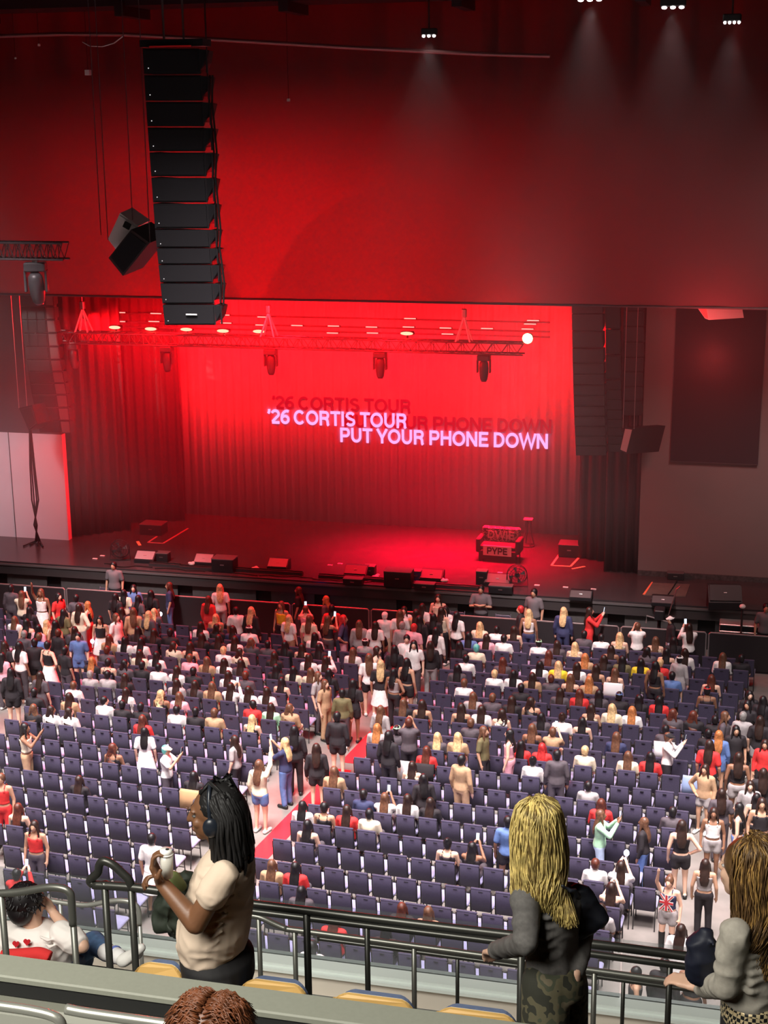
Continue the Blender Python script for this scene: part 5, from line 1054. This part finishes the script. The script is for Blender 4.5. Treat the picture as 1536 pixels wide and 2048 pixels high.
mb, w = stroke_text('DWIE', .09); mb.v = [(-.45+a*.9/w, .185+b*.2, .62+c*.26) for a, b, c in mb.v]; mb.build('painted_letters', mat('pale spray', (.4, .3, .3), .8), t)
t = thing('tall_stool', 'thin legged black stand with a small white top beside the sofa', 'stand', deck(1056, 1092)); MB().rbox((0, 0, .92), (.30, .22, .05), .02).build('top', mat('pale top', (.6, .4, .4), .6), t)
for a in range(4): an = a*PI/2+.5; MB().tube([(.08*math.cos(an), .08*math.sin(an), .9), (.12*math.cos(an), .12*math.sin(an), .4), (.22*math.cos(an), .22*math.sin(an), .0)], .02, n=6).build('leg', Msf, t)
MB().cyl((0, 0, 0), (0, 0, .04), .22, n=16).build('base', Msf, t)
def tape(label, pts, m, w=.035):
    mb = MB(); P = [deck(*p) for p in pts]
    for a, b in zip(P, P[1:]): d = (b-a).normalized(); n = Vector((-d.y, d.x, 0))*w; mb.rings([[a-n+Vector((0, 0, .002)), b-n+Vector((0, 0, .002)), b+n+Vector((0, 0, .002)), a+n+Vector((0, 0, .002))], [a-n+Vector((0, 0, .008)), b-n+Vector((0, 0, .008)), b+n+Vector((0, 0, .008)), a+n+Vector((0, 0, .008))]])
    tag(mb.build('floor_tape', m), label, 'tape')
Mty = mat('yellow tape', (.75, .60, .25), .6); Mtw = mat('white tape', (.7, .55, .55), .6)
tape('yellow tape outlining a box on the deck at the sofa side', [(1118, 1110), (1103, 1131), (1141, 1133), (1164, 1109)], Mty); tape('short yellow tape line just before the taped box', [(1144, 1138), (1170, 1133)], Mty)
tape('dull tape corner on the deck near the pale board side', [(314, 1073), (296, 1085), (326, 1087), (376, 1057)], mat('dull tape', (.35, .2, .18), .6)); tape('small yellow tape mark on the deck behind the first wedge', [(275, 1083), (280, 1091)], Mty, .05)
for k, (x, y) in enumerate(((1074, 1171), (1131, 1175), (1187, 1179), (1000, 1146), (205, 1112), (190, 1118), (660, 1131), (680, 1128))): tag(MB().rbox(deck(x, y)+Vector((0, 0, .012)), (.16, .08, .02), .01).build('paper_scrap', Mtw), 'small pale paper scrap lying on the stage floor', 'paper', 'paper scraps on the stage')
r0 = [deck(1304, 1166), deck(1380, 1169), deck(1371, 1194), deck(1287, 1191)]; tag(MB().rings([r0, [p+Vector((0, 0, .012)) for p in r0]]).build('rug', mat('dull grey mat', (.10, .09, .075), .8, noise=.15, scale=4)), 'dull grey mat lying on the deck before the grey wall', 'mat')
r1 = [deck(1303, 1165), deck(1306, 1165), deck(1290, 1190), deck(1285, 1190)]; tag(MB().rings([[p+Vector((0, 0, .013)) for p in r1], [p+Vector((0, 0, .02)) for p in r1]]).build('floor_tape', mat('orange tape', (.9, .22, .10), .5)), 'bright orange tape strip along one edge of the grey mat', 'tape')
case('small black box at the foot of the grey wall', 1351, 1158, (.5, .25, .2)); case('black case at the back of the stage on the sofa side, red edged', 1140, 1110, (.7, .6, .4)); case('red topped case stacked near the dark drape', 1168, 1098, (.35, .35, .55), mt=mat('red case', (.30, .03, .03), .5)); case('low dark case beside the taped corner, pale board side', 308, 1066, (.8, .6, .35))
m = MB(); a = deck(1355, 1158); m.tube(smooth_path([a, deck(1350, 1170)+Vector((0, 0, .02)), deck(1340, 1185)+Vector((0, 0, .02)), deck(1332, 1196)+Vector((0, 0, .02))]), .02, n=5); tag(m.build('stage_cable', Mcab), 'black cable crossing the grey mat', 'cable')
def ball_lamp(label, x, y, base_z, name='floor_lamp'):
    p = on_y(x, y, FRONT+.3 if base_z else 41.3); z0 = DECK if base_z else 0; t = thing(name, label, 'lamp', (p.x, p.y, z0)); MB().ell((0, 0, p.z-z0), (.09, .09, .07)).build('bulb', mat('white lamp glass', (.85, .82, .8), .3), t, smooth=True); MB().cyl((0, 0, 0), (0, 0, p.z-z0-.05), .03, n=8).build('pole', Msf, t); MB().cyl((0, 0, 0), (0, 0, .03), .12, n=12).build('base', Msf, t)
ball_lamp('small lamp with white top on the deck edge near the grey mat', 1309, 1198, 1); ball_lamp('white topped lamp on a black pole behind the barrier, grey wall side', 1485, 1213, 0)
t = thing('road_case', 'black road case with pale metal edges behind the barrier at the right end', 'case', (on_y(1488, 1260, 41.6).x, 41.72, 0)); MB().rbox((0, 0, .58), (1.35, .5, .95), .03).build('body', Mspk, t)
for z in (1.06, .86): MB().rbox((0, 0, z), (1.38, .53, .05), .03).build('edge_trim', mat('aluminium edging', (.7, .68, .66), .35, metal=.7), t)
t = thing('camera_rig', 'camera rig with pale frame on the barrier beside the person in the white hat', 'camera', (on_y(1318, 1250, 41.2).x, 41.25, 0)); MB().rbox((0, 0, 1.35), (.3, .45, .3), .05).build('camera_body', Mspk, t); MB().tube([(-.35, -.2, 1.1), (-.35, -.2, 1.32), (.4, -.2, 1.15), (.4, -.2, 1.02)], .022, n=6).build('frame_bar', Mbt, t); MB().cyl((0, 0, 0), (0, 0, 1.2), .05, n=8).build('pedestal', Mspk, t); MB().tube([(.25, 0, 1.3), (.38, 0, 1.8), (.45, 0, 2.1), (.55, 0, 2.2)], .02, n=6).build('gooseneck', Msteel, t)
# ---------------------------------------------------------------- aisle cable mat, red reflection painted into its colour
a0, a1 = uv(-11.35, 24.6), uv(-10.55, 37.6); w = EU*.42
for lab, p, q in (('long shiny cable mat on the middle aisle floor, its red reflection painted in', uv(-11.25, 24.4, .004), uv(-10.75, 31.4, .004)), ('shiny cable mat continuing up the middle aisle towards the stage, red reflection painted in', uv(-10.70, 31.8, .004), uv(-10.5, 34.6, .004))):
    tag(MB().rings([[p-w*.55, p+w*.55, q+w*.55, q-w*.55], [v+Vector((0, 0, .01)) for v in (p-w*.55, p+w*.55, q+w*.55, q-w*.55)]]).build('aisle_cable_mat', mat('red reflection cable mat', (.80, .025, .035), .25)), lab, 'runner')
# ---------------------------------------------------------------- belongings
CL = {'w': ('white', (.75, .72, .72)), 't': ('tan', (.42, .25, .12)), 'k': ('black', (.02, .016, .018)), 'd': ('denim blue', (.25, .32, .5))}
def draped(x, y, c, lab, name='jacket'):
    u, v = to_uv(on_z(x, y, .88)); s = min(seats, key=lambda s: (s[0]-u)**2+(s[1]-v)**2); R = Matrix.Rotation(s[2], 3, 'Z'); q = random.Random(int(x)); m = MB(); g = []
    for r, (yy, zz) in enumerate(((-.125, .52), (-.115, .70), (-.10, .88), (-.05, .93), (.01, .90), (.02, .72))):
        g.append([R@Vector((sx*.24+q.uniform(-.015, .015), yy+q.uniform(-.008, .008), zz+(.0 if 0 < r < 5 else q.uniform(-.08, .05))))+uv(s[0], s[1]) for sx in (-1, -.5, 0, .5, 1)])
    ob = m.sheet(g).build(name, mat(CL[c][0]+' garment', CL[c][1], .9), smooth=True); z = ob.modifiers.new('t', 'SOLIDIFY'); z.thickness = .02; tag(ob, lab, name)
draped(388, 1583, 't', 'tan jacket draped over a chair back near the middle aisle'); draped(795, 1525, 'w', 'white garment draped over a chair back in the centre block'); draped(838, 1535, 'k', 'black garment draped over a chair back beside the white one')
draped(1316, 1490, 'w', 'pale garment draped on a chair behind the person in white near the right aisle'); draped(1365, 1555, 'd', 'pale blue jacket on the end chair at the right aisle'); draped(1238, 1377, 'w', 'white tote hung on a chair back in the upper centre block', 'bag')
BOT = [(764, 1540, 1), (1041, 1592, 1), (908, 1650, 0), (951, 1652, 0), (200, 1541, 1), (277, 1552, 1), (236, 1535, 1), (15, 1522, 1), (1271, 1470, 1), (1378, 1535, 1), (1384, 1512, 1), (662, 1605, 1), (540, 1760, 1), (22, 1674, 1), (60, 1585, 1), (610, 1560, 1)]
for k, (x, y, b) in enumerate(BOT):
    u, v = to_uv(on_z(x, y, .1)); s = min(seats, key=lambda s: (s[0]-u)**2+(s[1]-v)**2); p = uv(s[0]+.25, s[1]+.10)
    t = thing('water_bottle', 'small clear water bottle standing on the floor between chairs', 'bottle', p, 0, 'bottles left on the floor'); MB().cyl((0, 0, 0), (0, 0, .17), .035, n=8).build('bottle_body', mat('clear plastic', (.65, .68, .72), .2), t, smooth=True); MB().cyl((0, 0, .17), (0, 0, .22), .022, .014, 8).build('cap', mat('red cap' if b == 0 else 'white cap', (.8, .04, .04) if b == 0 else (.8, .8, .8), .4), t)
# light sticks
def stick(x, y, Y, col, lab):
    t0, pz = min(PEOPLE, key=lambda q: (to_px(q[0].location+Vector((0, 0, 1.2 if 'sit' in q[1] else 1.5)))[0]-x)**2+(to_px(q[0].location+Vector((0, 0, 1.2 if 'sit' in q[1] else 1.5)))[1]-y+8)**2)
    h = pose(pz)['A'][1][3]; p = t0.location+Matrix.Rotation(t0.rotation_euler.z, 3, 'Z')@((h+Vector((0, .05, .02)))*t0.scale.x)
    t = thing('light_stick', lab, 'light stick', p, 0); MB().cyl((0, 0, .06), (0, 0, -.08), .016, n=8).build('grip', Mshoe, t); MB().ell((0, 0, .11), (.055, .055, .065)).build('globe', glow('stick '+lab[:12], col, 7), t, smooth=True)
stick(580, 1182, 40.0, (.12, .1, 1), 'bright blue glowing light stick held up near the barrier mid stage'); stick(264, 1186, 39.8, (.3, .3, 1), 'pale blue light stick held near the guard at the pale board end'); stick(326, 1210, 39.8, (.75, .8, 1), 'white blue light stick in the hand of a person by the barrier'); stick(1300, 1725, 25.3, (.6, .65, 1), 'white glowing light stick near the right aisle'); stick(212, 1245, 37.6, (.6, .6, 1), 'small white blue light in the standing group at the left')
stick(1097, 1515, 30.5, (1, .12, .1), 'red glowing light on a lap in the centre block'); stick(112, 1262, 37.2, (1, .35, .1), 'orange red glowing toy held in the crowd at the left')
# ---------------------------------------------------------------- union flag top
us = on_z(1340, 1755, 1.5); UJ = person(1339, 1757, 'Fh', 'nu', 'na', 'g', 'shorts'); UJ['label'] = 'person in a union flag vest and dark knee boots waving in the right aisle'
fl = MB(); mt_ = [mat('flag white', (.75, .72, .7), .8), mat('flag red', (.5, .03, .04), .8)]
def bar(m, a, b, h, y): a, b = Vector(a), Vector(b); d = (b-a).normalized(); n = Vector((-d.y, d.x))*h; P = [a-n, b-n, b+n, a+n]; m.rings([[Vector((p.x, y, p.y)) for p in P], [Vector((p.x, y+.006, p.y)) for p in P]])
for k, yy, dg, cr_ in ((0, .142, .026, .036), (1, .149, .010, .020)):
    fl.mt(k); bar(fl, (-.125, 1.0), (.125, 1.33), dg, yy); bar(fl, (.125, 1.0), (-.125, 1.33), dg, yy+.001); bar(fl, (-.135, 1.165), (.135, 1.165), cr_, yy+.002); bar(fl, (0, 1.0), (0, 1.33), cr_, yy+.003)
fl.build('flag_print', mt_, UJ)
for q, l in enumerate(pose('stand')['L'].values()): m = MB(); m.cap((l[1].x, l[1].y, .44), (l[2].x, l[2].y, .07), .068, .055); m.cap((l[2].x, l[2].y-.03, .05), l[3], .052, .045); m.build('boot', Mshoed, UJ, smooth=True)
# ---------------------------------------------------------------- ceiling rig
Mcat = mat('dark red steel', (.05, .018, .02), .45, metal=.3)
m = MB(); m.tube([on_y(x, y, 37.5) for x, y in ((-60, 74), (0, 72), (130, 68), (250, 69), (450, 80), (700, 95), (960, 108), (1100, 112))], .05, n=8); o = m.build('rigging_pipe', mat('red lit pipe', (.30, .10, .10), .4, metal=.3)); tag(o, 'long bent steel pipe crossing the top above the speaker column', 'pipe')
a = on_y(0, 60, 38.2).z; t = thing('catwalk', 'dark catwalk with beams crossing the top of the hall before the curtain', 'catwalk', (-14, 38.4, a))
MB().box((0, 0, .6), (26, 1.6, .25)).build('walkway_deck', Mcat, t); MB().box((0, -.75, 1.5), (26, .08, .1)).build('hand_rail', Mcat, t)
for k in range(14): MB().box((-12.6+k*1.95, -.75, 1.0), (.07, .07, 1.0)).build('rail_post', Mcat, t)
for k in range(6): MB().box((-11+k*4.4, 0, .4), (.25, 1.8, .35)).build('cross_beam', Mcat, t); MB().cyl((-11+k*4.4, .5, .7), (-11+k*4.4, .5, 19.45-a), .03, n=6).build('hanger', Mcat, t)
def fixture(label, x, y, Y, w, n, power, ang, tx=0, to=(0, -1, -12)):
    p = on_y(x, y, Y); t = thing('ceiling_spotlight', label, 'ceiling light', p); MB().rbox((0, .04, .10), (w, .22, .16), .04).build('housing', Mspk, t); MB().cyl((0, 0, .15), (0, 0, 19.45-p.z), .02, n=6).build('hanger', Mcat, t)
    for k in range(n): MB().ell(((k-(n-1)/2)*w/max(n, 1), -.02, .0), (w/n*.32, .06, .035), nu=10, nv=6).build('lamp', glow('white lamp', (1, .96, .92), 12), t)
    s = spot('spot_beam', p+Vector((0, -.03, -.12)), p+Vector((0, 0, -5)), power, (1, .80, .80), ang, 1.0, .12)
fixture('triple white downlight at the top, brightest of the row', 1346, 15, 35, .56, 3, 620, 62); fixture('triple white downlight at the top right, lower than its neighbour', 1464, 45, 35, .40, 4, 420, 62)
fixture('triple white downlight just above the dark shelf at upper middle', 858, 72, 37, .38, 3, 420, 70); fixture('triple white downlight cut by the top of the frame', 1180, 0, 34.5, .60, 3, 650, 62); fixture('small white lamp tucked behind the near speaker column', 416, 177, 34, .16, 2, 120, 50)
for lab, x, y, s in (('small white square box hanging under the catwalk left of the column', 176, 145, .14), ('tiny pale square box on the curtain right of the column', 577, 200, .075), ('tiny pale bracket left under the bent pipe', 78, 90, .06), ('tiny pale clip at the far left under the pipe', 31, 116, .05)):
    p = on_y(x, y, 38.9); t = thing('junction_box', lab, 'box', p); MB().rbox((0, 0, 0), (s, s, s), .01).build('box_body', mat('pale box', (.75, .68, .68), .5), t); MB().cyl((0, 0, s/2), (0, 0, 19.45-p.z), .008, n=5).build('hanger', Mcat, t)
m = MB(); m.tube([on_y(x, y, 37.4) for x, y in ((165, 84), (180, 92), (205, 93), (228, 86), (246, 72))], .018, n=6); tag(m.build('loop_cable', mat('pale cable', (.55, .45, .45), .5)), 'pale cable hanging in a loop under the bent pipe', 'cable')
